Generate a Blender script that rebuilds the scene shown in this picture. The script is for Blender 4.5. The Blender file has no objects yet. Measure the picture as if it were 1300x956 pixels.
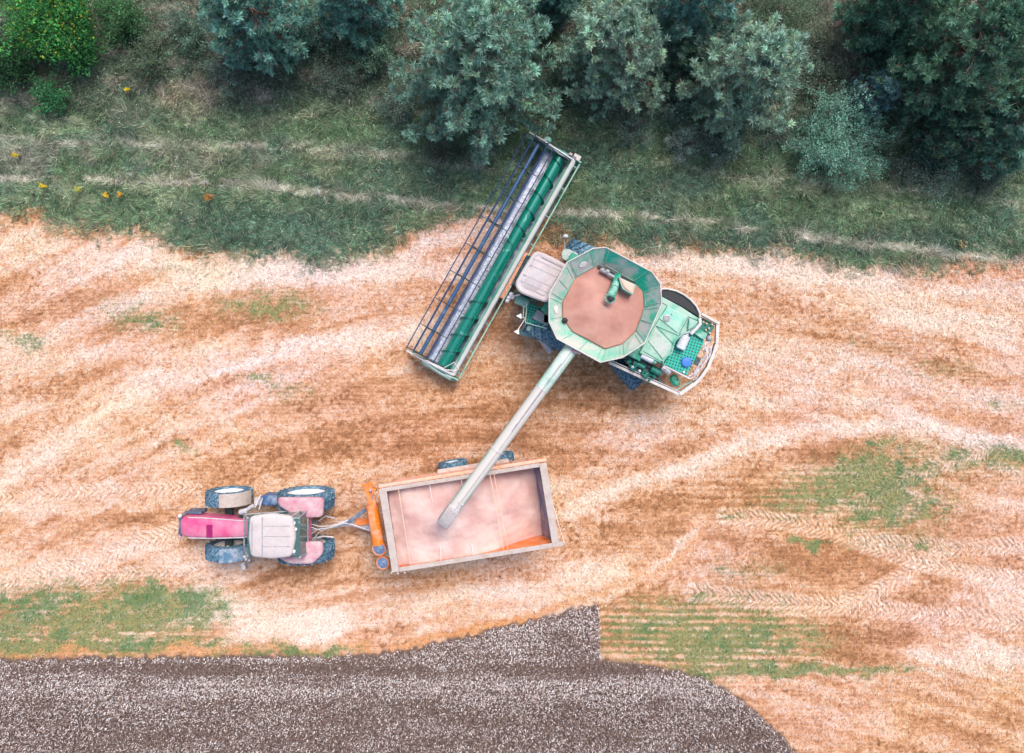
import bpy, math, random
import numpy as np
from mathutils import Vector, Matrix

random.seed(7)
RNG = np.random.default_rng(11)
H = 30.0          # camera height (m)
S = 31.0          # photo pixels per metre on the ground
PI = math.pi
C = bpy.context.scene.collection


def P(px, py, z=0.0):
    """photo pixel seen at height z -> world point"""
    k = (H - z) / H / S
    return Vector(((px - 650) * k, (433 - py) * k, z))


# ------------------------------------------------------------------ noise
_T = {}


def vnoise(x, y, seed=0):
    if seed not in _T:
        _T[seed] = np.random.default_rng(1000 + seed).random((256, 256))
    t = _T[seed]
    xi = np.floor(x).astype(np.int64); yi = np.floor(y).astype(np.int64)
    fx = x - xi; fy = y - yi
    fx = fx * fx * (3 - 2 * fx); fy = fy * fy * (3 - 2 * fy)
    x0 = xi & 255; x1 = (xi + 1) & 255; y0 = yi & 255; y1 = (yi + 1) & 255
    return (t[x0, y0] * (1 - fx) + t[x1, y0] * fx) * (1 - fy) + (t[x0, y1] * (1 - fx) + t[x1, y1] * fx) * fy


def fbm(x, y, seed=0, octv=4):
    a = 0.5; s = 0; n = 0
    for o in range(octv):
        s = s + a * vnoise(x * 2 ** o + 17.3 * o, y * 2 ** o + 9.1 * o, seed + o)
        n += a; a *= 0.55
    return s / n


def sst(a, b, x):
    t = np.clip((x - a) / (b - a), 0, 1)
    return t * t * (3 - 2 * t)


# ------------------------------------------------------------------ materials
MATS = {}


def new_mat(name):
    m = bpy.data.materials.new(name); m.use_nodes = True
    nt = m.node_tree
    return m, nt, nt.nodes, nt.links, nt.nodes['Principled BSDF']


def mat(name, col, rough=0.5, metal=0.0, dust=0.0, dust_col=(0.62, 0.50, 0.46), dust_scale=2.5, spec=0.5, bump=0.0,
        var=0.10, coat=0.0, up=0.0, dustband=0.12):
    """paint with grime: noise-shaped dust, more of it on faces that look up (up > 0)"""
    if name in MATS: return MATS[name]
    m, nt, N, L, b = new_mat(name)
    tc = N.new('ShaderNodeTexCoord')
    nz = N.new('ShaderNodeTexNoise'); nz.inputs['Scale'].default_value = dust_scale
    nz.inputs['Detail'].default_value = 7; nz.inputs['Roughness'].default_value = 0.62
    L.new(tc.outputs['Object'], nz.inputs['Vector'])
    n2 = N.new('ShaderNodeTexNoise'); n2.inputs['Scale'].default_value = 14; n2.inputs['Detail'].default_value = 5
    L.new(tc.outputs['Object'], n2.inputs['Vector'])
    hsv = N.new('ShaderNodeHueSaturation'); hsv.inputs['Color'].default_value = (*col, 1)
    mr = N.new('ShaderNodeMapRange'); mr.inputs['From Min'].default_value = .3; mr.inputs['From Max'].default_value = .7
    mr.inputs['To Min'].default_value = 1 - var * 2; mr.inputs['To Max'].default_value = 1 + var * 2
    L.new(n2.outputs['Fac'], mr.inputs['Value']); L.new(mr.outputs['Result'], hsv.inputs['Value'])
    out = hsv.outputs['Color']
    rv = None
    if dust > 0 or up > 0:
        geo = N.new('ShaderNodeNewGeometry'); sx = N.new('ShaderNodeSeparateXYZ')
        L.new(geo.outputs['Normal'], sx.inputs[0])
        um = N.new('ShaderNodeMapRange'); um.inputs['From Min'].default_value = 0.15; um.inputs['From Max'].default_value = 0.9
        um.inputs['To Max'].default_value = up; L.new(sx.outputs['Z'], um.inputs['Value'])
        ad = N.new('ShaderNodeMath'); ad.operation = 'ADD'
        L.new(nz.outputs['Fac'], ad.inputs[0]); L.new(um.outputs['Result'], ad.inputs[1])
        dr = N.new('ShaderNodeMapRange')
        dr.inputs['From Min'].default_value = 1 - dust - dustband; dr.inputs['From Max'].default_value = 1 - dust + dustband
        L.new(ad.outputs[0], dr.inputs['Value'])
        ml = N.new('ShaderNodeMath'); ml.operation = 'MULTIPLY'; ml.inputs[1].default_value = .93
        L.new(dr.outputs['Result'], ml.inputs[0])
        mx = N.new('ShaderNodeMix'); mx.data_type = 'RGBA'
        L.new(ml.outputs[0], mx.inputs['Factor']); L.new(out, mx.inputs['A']); mx.inputs['B'].default_value = (*dust_col, 1)
        out = mx.outputs['Result']
        r2 = N.new('ShaderNodeMapRange'); r2.inputs['To Min'].default_value = rough; r2.inputs['To Max'].default_value = max(rough, .8)
        L.new(dr.outputs['Result'], r2.inputs['Value']); rv = r2.outputs['Result']
    L.new(out, b.inputs['Base Color'])
    if rv: L.new(rv, b.inputs['Roughness'])
    else: b.inputs['Roughness'].default_value = rough
    b.inputs['Metallic'].default_value = metal
    b.inputs['Specular IOR Level'].default_value = spec
    b.inputs['Coat Weight'].default_value = coat
    if bump > 0:
        bp = N.new('ShaderNodeBump'); bp.inputs['Strength'].default_value = bump; bp.inputs['Distance'].default_value = .02
        L.new(n2.outputs['Fac'], bp.inputs['Height']); L.new(bp.outputs['Normal'], b.inputs['Normal'])
    MATS[name] = m
    return m


def mat_attr(name, rough=0.9, noise=0.0, scale=30.0, bump=0.0, transl=0.0, spec=0.2):
    """colour comes from the object's own colour attribute, broken up by noise"""
    if name in MATS: return MATS[name]
    m, nt, N, L, b = new_mat(name)
    at = N.new('ShaderNodeAttribute'); at.attribute_name = 'Col'
    out = at.outputs['Color']
    if noise > 0:
        tc = N.new('ShaderNodeTexCoord')
        nz = N.new('ShaderNodeTexNoise'); nz.inputs['Scale'].default_value = scale; nz.inputs['Detail'].default_value = 6
        nz.inputs['Roughness'].default_value = .7
        L.new(tc.outputs['Object'], nz.inputs['Vector'])
        mr = N.new('ShaderNodeMapRange'); mr.inputs['From Min'].default_value = .3; mr.inputs['From Max'].default_value = .7
        mr.inputs['To Min'].default_value = 1 - noise; mr.inputs['To Max'].default_value = 1 + noise
        L.new(nz.outputs['Fac'], mr.inputs['Value'])
        hs = N.new('ShaderNodeHueSaturation'); L.new(out, hs.inputs['Color']); L.new(mr.outputs['Result'], hs.inputs['Value'])
        out = hs.outputs['Color']
        if bump > 0:
            bp = N.new('ShaderNodeBump'); bp.inputs['Strength'].default_value = bump; bp.inputs['Distance'].default_value = .04
            L.new(nz.outputs['Fac'], bp.inputs['Height']); L.new(bp.outputs['Normal'], b.inputs['Normal'])
    L.new(out, b.inputs['Base Color'])
    b.inputs['Roughness'].default_value = rough
    b.inputs['Specular IOR Level'].default_value = spec
    if transl > 0:
        tr = N.new('ShaderNodeBsdfTranslucent'); L.new(out, tr.inputs['Color'])
        ms = N.new('ShaderNodeMixShader'); ms.inputs[0].default_value = transl
        L.new(b.outputs[0], ms.inputs[1]); L.new(tr.outputs[0], ms.inputs[2])
        L.new(ms.outputs[0], N['Material Output'].inputs['Surface'])
    MATS[name] = m
    return m


# ------------------------------------------------------------------ object helpers
def tag(o, label=None, cat=None, group=None, kind=None):
    if label: o['label'] = label
    if cat: o['category'] = cat
    if group: o['group'] = group
    if kind: o['kind'] = kind
    return o


def empty(name, loc):
    o = bpy.data.objects.new(name, None); C.objects.link(o); o.location = loc
    o.empty_display_size = .3
    return o


def wloc(o):
    v = Vector(o.location)
    while o.parent: o = o.parent; v += Vector(o.location)
    return v


def big_mesh(name, V, F, cols, material, parent=None, k=None, smooth=False):
    """numpy mesh; V (n,3) world, F (m,k) ints, cols (n,3)"""
    off = wloc(parent) if parent else Vector((0, 0, 0))
    V = np.asarray(V, dtype=np.float32) - np.array(off, dtype=np.float32)
    F = np.asarray(F, dtype=np.int32); k = F.shape[1]
    me = bpy.data.meshes.new(name)
    me.vertices.add(len(V)); me.vertices.foreach_set('co', V.ravel())
    me.loops.add(F.size); me.loops.foreach_set('vertex_index', F.ravel())
    me.polygons.add(len(F))
    me.polygons.foreach_set('loop_start', np.arange(0, F.size, k, dtype=np.int32))
    if smooth: me.polygons.foreach_set('use_smooth', np.ones(len(F), dtype=bool))
    if cols is not None:
        ca = me.color_attributes.new('Col', 'FLOAT_COLOR', 'POINT')
        cc = np.ones((len(V), 4), dtype=np.float32); cc[:, :3] = cols
        ca.data.foreach_set('color', cc.ravel())
    me.update(calc_edges=True)
    me.materials.append(material)
    o = bpy.data.objects.new(name, me); C.objects.link(o)
    if parent: o.parent = parent
    return o


class MB:
    def __init__(s): s.v = []; s.f = []

    def add(s, vs, fs):
        n = len(s.v); s.v += [Vector(v) for v in vs]; s.f += [tuple(i + n for i in f) for f in fs]; return s

    def hexa(s, p):  # p: 4 bottom, 4 top
        return s.add(p, [(3, 2, 1, 0), (4, 5, 6, 7), (0, 1, 5, 4), (1, 2, 6, 5), (2, 3, 7, 6), (3, 0, 4, 7)])

    def prism(s, lo, hi):
        n = len(lo)
        return s.add(list(lo) + list(hi), [tuple(range(n))[::-1], tuple(range(n, 2 * n))] +
                     [(i, (i + 1) % n, n + (i + 1) % n, n + i) for i in range(n)])

    def beam(s, a, b, w, h, up=Vector((0, 0, 1))):
        a = Vector(a); b = Vector(b); d = (b - a).normalized(); r = d.cross(up)
        if r.length < 1e-3: r = d.cross(Vector((1, 0, 0)))
        r.normalize(); u = r.cross(d)
        q = [(-1, -1), (1, -1), (1, 1), (-1, 1)]
        pa = [a + r * w / 2 * x + u * h / 2 * y for x, y in q]; pb = [b + r * w / 2 * x + u * h / 2 * y for x, y in q]
        return s.add(pa + pb, [(0, 1, 2, 3), (7, 6, 5, 4), (1, 0, 4, 5), (2, 1, 5, 6), (3, 2, 6, 7), (0, 3, 7, 4)])

    def tube(s, a, b, r, r2=None, n=14, caps=True):
        a = Vector(a); b = Vector(b); r2 = r if r2 is None else r2
        d = (b - a).normalized(); x = d.orthogonal().normalized(); y = d.cross(x)
        va = [a + (x * math.cos(t) + y * math.sin(t)) * r for t in [2 * PI * i / n for i in range(n)]]
        vb = [b + (x * math.cos(t) + y * math.sin(t)) * r2 for t in [2 * PI * i / n for i in range(n)]]
        f = [(i, (i + 1) % n, n + (i + 1) % n, n + i) for i in range(n)]
        if caps: f += [tuple(range(n))[::-1], tuple(range(n, 2 * n))]
        return s.add(va + vb, f)

    def path(s, pts, r, n=8):
        pts = [Vector(p) for p in pts]
        rings = []
        x = None
        for i, p in enumerate(pts):
            d = ((pts[min(i + 1, len(pts) - 1)] - pts[max(i - 1, 0)])).normalized()
            x = d.orthogonal().normalized() if x is None else (x - d * x.dot(d)).normalized()
            y = d.cross(x)
            rings.append([p + (x * math.cos(2 * PI * k / n) + y * math.sin(2 * PI * k / n)) * r for k in range(n)])
        V = [v for R in rings for v in R]; F = []
        for i in range(len(rings) - 1):
            for k in range(n):
                F.append((i * n + k, i * n + (k + 1) % n, (i + 1) * n + (k + 1) % n, (i + 1) * n + k))
        F += [tuple(range(n))[::-1], tuple(range((len(rings) - 1) * n, len(rings) * n))]
        return s.add(V, F)

    def lathe(s, prof, o, ax, n=32, closed=False):
        """prof: list of (along axis, radius)"""
        o = Vector(o); ax = Vector(ax).normalized(); x = ax.orthogonal().normalized(); y = ax.cross(x)
        V = []; F = []; m = len(prof)
        for a, r in prof:
            for k in range(n):
                t = 2 * PI * k / n
                V.append(o + ax * a + (x * math.cos(t) + y * math.sin(t)) * r)
        for i in range(m if closed else m - 1):
            j = (i + 1) % m
            for k in range(n):
                F.append((i * n + k, i * n + (k + 1) % n, j * n + (k + 1) % n, j * n + k))
        if not closed: F += [tuple(range(n))[::-1], tuple(range((m - 1) * n, m * n))]
        return s.add(V, F)

    def ball(s, c, r, n=12, sx=1, sy=1, sz=1):
        c = Vector(c); V = []; F = []; m = n // 2 + 1
        for i in range(m):
            ph = PI * (i + .02) / (m - 1 + .04)
            for k in range(n):
                t = 2 * PI * k / n
                V.append(c + Vector((r * sx * math.sin(ph) * math.cos(t), r * sy * math.sin(ph) * math.sin(t), r * sz * math.cos(ph))))
        for i in range(m - 1):
            for k in range(n): F.append((i * n + k, (i + 1) * n + k, (i + 1) * n + (k + 1) % n, i * n + (k + 1) % n))
        return s.add(V, F)

    def build(s, name, material, parent=None, bevel=0.0, label=None, smooth=True, seg=2):
        off = wloc(parent) if parent else Vector((0, 0, 0))
        me = bpy.data.meshes.new(name)
        me.from_pydata([v - off for v in s.v], [], s.f); me.update()
        import bmesh
        bm = bmesh.new(); bm.from_mesh(me); bmesh.ops.recalc_face_normals(bm, faces=bm.faces); bm.to_mesh(me); bm.free()
        if smooth:
            me.polygons.foreach_set('use_smooth', [True] * len(me.polygons))
            me.set_sharp_from_angle(angle=math.radians(38))
        me.materials.append(material)
        o = bpy.data.objects.new(name, me); C.objects.link(o)
        if parent: o.parent = parent
        if bevel > 0:
            b = o.modifiers.new('bevel', 'BEVEL'); b.width = bevel; b.segments = seg; b.limit_method = 'ANGLE'
            b.angle_limit = math.radians(35)
        if label: o['label'] = label
        return o


def rounded(pts, r, n=5):
    """round the corners of a planar polygon (list of Vectors)"""
    out = []
    m = len(pts)
    for i in range(m):
        p = pts[i]; a = (pts[i - 1] - p); b = (pts[(i + 1) % m] - p)
        ra = min(r, a.length * .45); rb = min(r, b.length * .45)
        A = p + a.normalized() * ra; B = p + b.normalized() * rb
        for k in range(n + 1):
            t = k / n
            out.append(A * (1 - t) ** 2 + p * 2 * t * (1 - t) + B * t * t)
    return out


def atz(pts, z): return [Vector((p.x, p.y, z)) for p in pts]


def inset(pts, d):
    c = sum(pts, Vector()) / len(pts)
    return [p + (c - p).normalized() * d for p in pts]


# ------------------------------------------------------------------ palette
M_TYRE = mat('dusty_rubber', (0.03, 0.125, 0.20), .75, dust=.42, dust_col=(.28, .35, .41), dust_scale=11, up=.05, spec=.3, bump=.2)
M_TYRE2 = mat('dark_rubber', (0.02, 0.035, 0.05), .7, dust=.38, dust_col=(.25, .27, .3), dust_scale=3, spec=.3, bump=.2)
M_GREEN = mat('harvester_green_paint', (0.0, .26, .155), .35, dust=.40, dust_col=(.42, .62, .52), dust_scale=2, up=.03, spec=.5)
M_GREEN_D = mat('dusty_green_paint', (0.02, .32, .21), .4, dust=.5, dust_col=(.36, .54, .45), dust_scale=1.6, up=.10)
M_DECK = mat('pale_green_deck', (.08, .40, .26), .45, dust=.48, dust_col=(.40, .53, .44), dust_scale=1.8, up=.05)
M_AUG = mat('glossy_green_auger', (0.0, .22, .155), .18, metal=.35, dust=.3, dust_col=(.25, .5, .45), dust_scale=2.5, coat=1.0)
M_WHITE = mat('dusty_white_panel', (.62, .56, .51), .55, dust=.42, dust_col=(.52, .44, .38), dust_scale=3, var=.05)
M_BEAM = mat('pale_green_beam', (.42, .47, .42), .55, dust=.45, dust_col=(.50, .45, .41), dust_scale=3, var=.05)
M_CABROOF = mat('dusty_cab_roof', (.53, .47, .46), .6, dust=.5, dust_col=(.48, .40, .385), dust_scale=1.2, var=.05)
M_PINKROOF = mat('tractor_roof_dust', (.56, .49, .47), .6, dust=.45, dust_col=(.50, .42, .395), dust_scale=1.6, var=.05)
M_TANKP = mat('tank_panel_dust', (.0, .42, .27), .5, dust=.52, dust_col=(.50, .46, .43), dust_scale=1.3, dustband=.09)
M_TANKP2 = mat('tank_panel_very_dusty', (.10, .50, .34), .5, dust=.58, dust_col=(.54, .50, .45), dust_scale=1.4, dustband=.14)
M_STEEL = mat('bright_steel', (.72, .72, .78), .28, metal=.6, dust=.3, dust_col=(.62, .6, .62), dust_scale=4)
M_BLUE = mat('blue_grey_reel_paint', (.03, .085, .19), .35, dust=.3, dust_col=(.2, .3, .4), dust_scale=3)
M_NAVY = mat('navy_reel_paint', (.015, .045, .12), .4, dust=.25, dust_col=(.1, .16, .25), dust_scale=3)
M_DARK = mat('dark_machinery', (.025, .05, .055), .5, dust=.4, dust_col=(.12, .16, .15), dust_scale=5, bump=.3)
M_DGREEN = mat('deep_green_machinery', (.0, .14, .10), .45, dust=.35, dust_col=(.1, .25, .2), dust_scale=5)
M_GREY = mat('grey_metal', (.30, .31, .34), .45, metal=.3, dust=.45, dust_col=(.5, .45, .43), dust_scale=5)
M_LGREY = mat('light_grey_metal', (.56, .54, .56), .45, metal=.1, dust=.4, dust_col=(.66, .58, .55), dust_scale=4)
M_BLACK = mat('black_mesh_and_openings', (.012, .014, .018), .6, bump=.5)  # intake mesh black; also paints the dark of openings
M_RED = mat('magenta_red_paint', (.66, .02, .17), .3, dust=.46, dust_col=(.66, .34, .41), dust_scale=1.1, up=.03, coat=.3, dustband=.22)
M_REDF = mat('dusty_magenta_fender', (.52, .12, .22), .45, dust=.56, dust_col=(.58, .45, .44), dust_scale=3.2, dustband=.2)
M_RED2 = mat('dark_magenta_vent', (.30, .005, .10), .5)
M_RIM = mat('white_wheel_rim', (.78, .75, .75), .45, dust=.3, dust_col=(.6, .5, .47))
M_GLASS = mat('tinted_cab_glass', (.06, .13, .12), .08, spec=.8, dust=.3, dust_col=(.3, .32, .3), dust_scale=3)
M_ORANGE = mat('orange_trailer_paint', (.85, .20, .015), .35, dust=.42, dust_col=(.78, .42, .30), dust_scale=2.5)
M_PEACH = mat('dusty_orange_side', (.85, .33, .14), .5, dust=.60, dust_col=(.80, .48, .37), dust_scale=1.8)
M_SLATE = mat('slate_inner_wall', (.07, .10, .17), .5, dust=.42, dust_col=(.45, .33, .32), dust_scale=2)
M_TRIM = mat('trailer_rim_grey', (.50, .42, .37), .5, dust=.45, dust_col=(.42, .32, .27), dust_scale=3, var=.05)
M_BLUECAP = mat('blue_plastic', (.05, .18, .62), .35)
M_BOTTLE = mat('milky_plastic', (.66, .66, .74), .3, dust=.4, dust_col=(.45, .42, .5), dust_scale=8)
M_CHROME = mat('lamp_chrome', (.55, .62, .7), .12, metal=.9)
M_ROPE = mat('pale_orange_strap', (.85, .55, .35), .6)
M_ROPE2 = mat('pale_strap', (.80, .72, .66), .6)


def grain_mat(name, c1, c2):
    m, nt, N, L, b = new_mat(name)
    tc = N.new('ShaderNodeTexCoord')
    n1 = N.new('ShaderNodeTexNoise'); n1.inputs['Scale'].default_value = 1.1; n1.inputs['Detail'].default_value = 5
    n2 = N.new('ShaderNodeTexNoise'); n2.inputs['Scale'].default_value = 60; n2.inputs['Detail'].default_value = 3
    L.new(tc.outputs['Object'], n1.inputs[0]); L.new(tc.outputs['Object'], n2.inputs[0])
    r = N.new('ShaderNodeMapRange'); r.inputs['From Min'].default_value = .35; r.inputs['From Max'].default_value = .65
    L.new(n1.outputs['Fac'], r.inputs['Value'])
    mx = N.new('ShaderNodeMix'); mx.data_type = 'RGBA'; L.new(r.outputs['Result'], mx.inputs['Factor'])
    mx.inputs['A'].default_value = (*c1, 1); mx.inputs['B'].default_value = (*c2, 1)
    hs = N.new('ShaderNodeHueSaturation'); L.new(mx.outputs['Result'], hs.inputs['Color'])
    r2 = N.new('ShaderNodeMapRange'); r2.inputs['From Min'].default_value = .3; r2.inputs['From Max'].default_value = .7
    r2.inputs['To Min'].default_value = .86; r2.inputs['To Max'].default_value = 1.12
    L.new(n2.outputs['Fac'], r2.inputs['Value']); L.new(r2.outputs['Result'], hs.inputs['Value'])
    L.new(hs.outputs['Color'], b.inputs['Base Color']); b.inputs['Roughness'].default_value = .9
    b.inputs['Specular IOR Level'].default_value = .15
    bp = N.new('ShaderNodeBump'); bp.inputs['Strength'].default_value = .6; bp.inputs['Distance'].default_value = .02
    L.new(n2.outputs['Fac'], bp.inputs['Height']); L.new(bp.outputs['Normal'], b.inputs['Normal'])
    return m


M_GRAIN_T = grain_mat('wheat_grain_in_trailer', (.56, .33, .29), (.72, .52, .46))
M_GRAIN_C = grain_mat('wheat_grain_in_tank', (.42, .195, .155), (.56, .30, .24))


def grid_plate_mat():
    m, nt, N, L, b = new_mat('perforated_green_plate')
    tc = N.new('ShaderNodeTexCoord'); mp = N.new('ShaderNodeMapping'); mp.inputs['Rotation'].default_value[2] = math.radians(-28 + 45)
    mp.inputs['Scale'].default_value = (9, 9, 9)
    L.new(tc.outputs['Object'], mp.inputs[0])
    fr = N.new('ShaderNodeVectorMath'); fr.operation = 'FRACTION'; L.new(mp.outputs[0], fr.inputs[0])
    sb = N.new('ShaderNodeVectorMath'); sb.operation = 'SUBTRACT'; sb.inputs[1].default_value = (.5, .5, 0); L.new(fr.outputs[0], sb.inputs[0])
    sp = N.new('ShaderNodeSeparateXYZ'); L.new(sb.outputs[0], sp.inputs[0])
    cb = N.new('ShaderNodeCombineXYZ'); L.new(sp.outputs[0], cb.inputs[0]); L.new(sp.outputs[1], cb.inputs[1])
    ln = N.new('ShaderNodeVectorMath'); ln.operation = 'LENGTH'; L.new(cb.outputs[0], ln.inputs[0])
    mr = N.new('ShaderNodeMapRange'); mr.inputs['From Min'].default_value = .26; mr.inputs['From Max'].default_value = .34
    L.new(ln.outputs['Value'], mr.inputs['Value'])
    mx = N.new('ShaderNodeMix'); mx.data_type = 'RGBA'; L.new(mr.outputs['Result'], mx.inputs['Factor'])
    mx.inputs['A'].default_value = (.004, .04, .03, 1); mx.inputs['B'].default_value = (.0, .40, .29, 1)
    L.new(mx.outputs['Result'], b.inputs['Base Color']); b.inputs['Roughness'].default_value = .45
    return m


M_PLATE = grid_plate_mat()

# ------------------------------------------------------------------ GROUND colour field (photo-pixel coordinates used as a map)


def interp(px, pts):
    a = np.array(pts, dtype=float); return np.interp(px, a[:, 0], a[:, 1])


BANK = [(-400, 290), (0, 272), (100, 286), (200, 303), (300, 328), (400, 340), (460, 332), (500, 300), (560, 283), (640, 280), (720, 295),
        (780, 305), (850, 318), (930, 322), (1000, 325), (1080, 345), (1150, 343), (1200, 337), (1250, 325), (1300, 335), (1700, 350)]
DSTUB = [(-400, 838), (0, 835), (200, 832), (430, 832), (520, 824), (600, 805), (680, 785), (735, 770), (760, 767), (762, 838), (830, 845), (890, 858),
         (940, 885), (990, 930), (1040, 990), (1100, 1100), (1700, 1200)]
SWATH = [([(0, 302), (150, 322), (300, 345), (480, 345), (560, 300), (640, 290)], 17, .34),
         ([(0, 440), (90, 415), (180, 385), (260, 362), (380, 350), (520, 350), (600, 345)], 13, .36),
         ([(0, 330), (120, 345), (230, 340)], 16, .25),
         ([(0, 470), (150, 445), (300, 440), (450, 430), (560, 420)], 12, .25),
         ([(0, 615), (80, 560), (150, 515), (230, 478), (330, 452), (450, 437), (530, 430)], 13, .42),
         ([(0, 540), (100, 500), (200, 470)], 12, .25), ([(60, 640), (200, 560), (330, 480)], 10, .18),
         ([(200, 600), (300, 520), (400, 470), (500, 450)], 9, .15),
         ([(0, 650), (150, 645), (260, 630), (400, 605), (520, 595)], 11, .22), ([(-50, 720), (90, 715), (200, 700), (300, 725)], 16, .25),
         ([(740, 330), (850, 330), (960, 345), (1060, 370), (1180, 395), (1300, 430)], 19, .42),
         ([(900, 330), (1100, 358), (1300, 372)], 13, .3), ([(930, 400), (1100, 400), (1300, 400)], 9, .15),
         ([(920, 440), (1050, 465), (1180, 490), (1300, 500)], 16, .26), ([(1000, 480), (1150, 450), (1300, 465)], 8, .2),
         ([(1350, 575), (1150, 545), (1050, 540), (960, 560), (880, 590), (800, 620), (720, 650)], 12, .45),
         ([(900, 530), (1000, 500), (1100, 510), (1200, 540), (1300, 570)], 10, .25),
         ([(780, 560), (870, 520), (960, 490)], 10, .2), ([(700, 620), (800, 570), (900, 545)], 8, .2),
         ([(255, 770), (330, 790), (420, 800)], 24, .6), ([(420, 790), (560, 765), (700, 745), (790, 715)], 14, .3),
         ([(1230, 740), (1320, 760)], 24, .4), ([(1170, 840), (1320, 830)], 16, .45), ([(1150, 640), (1300, 640)], 18, .15),
         ([(540, 800), (640, 780), (740, 757), (800, 727)], 9, .3),
         ([(690, 786), (760, 763), (810, 735), (850, 705), (880, 676)], 5.5, .8)]
BROWN_AND_SHADE = [(470, 575, 130, 38, .20), (630, 520, 60, 60, .18), (750, 500, 70, 50, .15), (500, 480, 60, 30, .12), (1010, 625, 110, 34, .25),  # the ellipse below the unloading auger paints combine shadow into the straw
         (1060, 712, 90, 24, .26), (1080, 812, 90, 30, .30), (850, 650, 60, 40, .2), (730, 300, 60, 18, .5), (330, 402, 90, 30, .3), (1200, 455, 100, 22, .15),  # dark ellipse between header and cab is harvester shadow painted into the ground
         (1080, 572, 70, 16, .3), (870, 540, 50, 35, .2), (540, 600, 60, 22, .25), (140, 655, 80, 18, .22), (940, 400, 60, 30, .1), (330, 730, 90, 14, .2),
         (60, 400, 90, 26, .15), (830, 790, 130, 60, .2), (1180, 755, 60, 15, .3), (170, 660, 80, 14, .15), (220, 850, 500, 12, .4)]
GREEN = [(340, 388, 75, 24, .62), (185, 412, 50, 14, .5), (150, 392, 60, 20, .3), (25, 432, 40, 16, .45), (318, 482, 32, 9, .6), (228, 570, 28, 6, .7),
         (375, 500, 45, 22, .35), (1105, 612, 70, 27, .75), (1150, 652, 70, 24, .6), (1235, 578, 60, 22, .5), (1287, 580, 20, 9, .9), (1200, 470, 70, 12, .35),
         (1100, 440, 70, 16, .3), (1280, 507, 30, 8, .5), (1037, 691, 13, 4.5, 1.3), (1017, 687, 10, 4, 1.2), (1160, 700, 14, 5, .8), (960, 812, 110, 34, .45), (1080, 620, 130, 45, .25), (140, 790, 170, 40, .15), (960, 725, 60, 18, .5),
         (870, 805, 120, 38, .8), (1000, 853, 140, 7, 1.2), (130, 782, 150, 45, .75), (0, 800, 60, 40, .6), (215, 762, 55, 25, .6), (400, 830, 80, 7, .8),
         (100, 820, 220, 6, .8), (1120, 568, 40, 10, .5), (1020, 640, 60, 22, .4), (880, 760, 90, 10, .3), (820, 520, 40, 10, .2), (1150, 690, 100, 10, .3),
         (430, 318, 90, 22, .4), (560, 470, 30, 10, .2), (930, 655, 20, 6, .5), (230, 345, 60, 8, .3), (700, 300, 90, 12, .4)]
CHEV = [([(880, 752), (940, 760), (1000, 766), (1090, 770), (1200, 782), (1310, 792)], 13), ([(1075, 765), (1120, 745), (1160, 722), (1200, 698), (1310, 690)], 11),
        ([(920, 655), (1000, 662), (1100, 687), (1200, 696)], 12), ([(1050, 655), (1150, 605), (1250, 570), (1310, 560)], 11),
        ([(-10, 738), (90, 722), (160, 695), (235, 668)], 12), ([(40, 742), (130, 730), (250, 722)], 9), ([(-10, 632), (130, 622), (250, 618)], 9),
        ([(1090, 690), (1180, 720), (1310, 735)], 10)]
PATHS = [([(-60, 177), (0, 178), (200, 182), (330, 184), (500, 198), (620, 212)], 6, .42), ([(-60, 225), (0, 226), (130, 229), (280, 232), (400, 243), (520, 257), (640, 267), (760, 270),
         (860, 278), (960, 293), (1080, 307), (1200, 323), (1310, 331)], 5, .62), ([(880, 218), (1000, 232), (1150, 240), (1310, 262)], 6, .25)]


def poly_ds(px, py, poly, reach):
    """unsigned distance, signed distance and arc length to a polyline, only where near"""
    a = np.array(poly, dtype=float)
    m = (px > a[:, 0].min() - reach) & (px < a[:, 0].max() + reach) & (py > a[:, 1].min() - reach) & (py < a[:, 1].max() + reach)
    idx = np.nonzero(m)[0]
    x = px[idx]; y = py[idx]
    D = np.full(len(idx), 1e9); SG = np.zeros(len(idx)); AL = np.zeros(len(idx)); ang = np.zeros(len(idx)); s0 = 0
    for (x0, y0), (x1, y1) in zip(a[:-1], a[1:]):
        L = math.hypot(x1 - x0, y1 - y0); ux, uy = (x1 - x0) / L, (y1 - y0) / L
        t = np.clip((x - x0) * ux + (y - y0) * uy, 0, L)
        dx = x - x0 - t * ux; dy = y - y0 - t * uy; d = np.hypot(dx, dy)
        k = d < D
        D[k] = d[k]; SG[k] = (-(dx * uy) + dy * ux)[k]; AL[k] = (s0 + t)[k]; ang[k] = math.atan2(-uy, ux)
        s0 += L
    return idx, D, SG, AL, ang


def lerp3(a, b, t): return a + (np.array(b) - a) * t[:, None]


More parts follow.
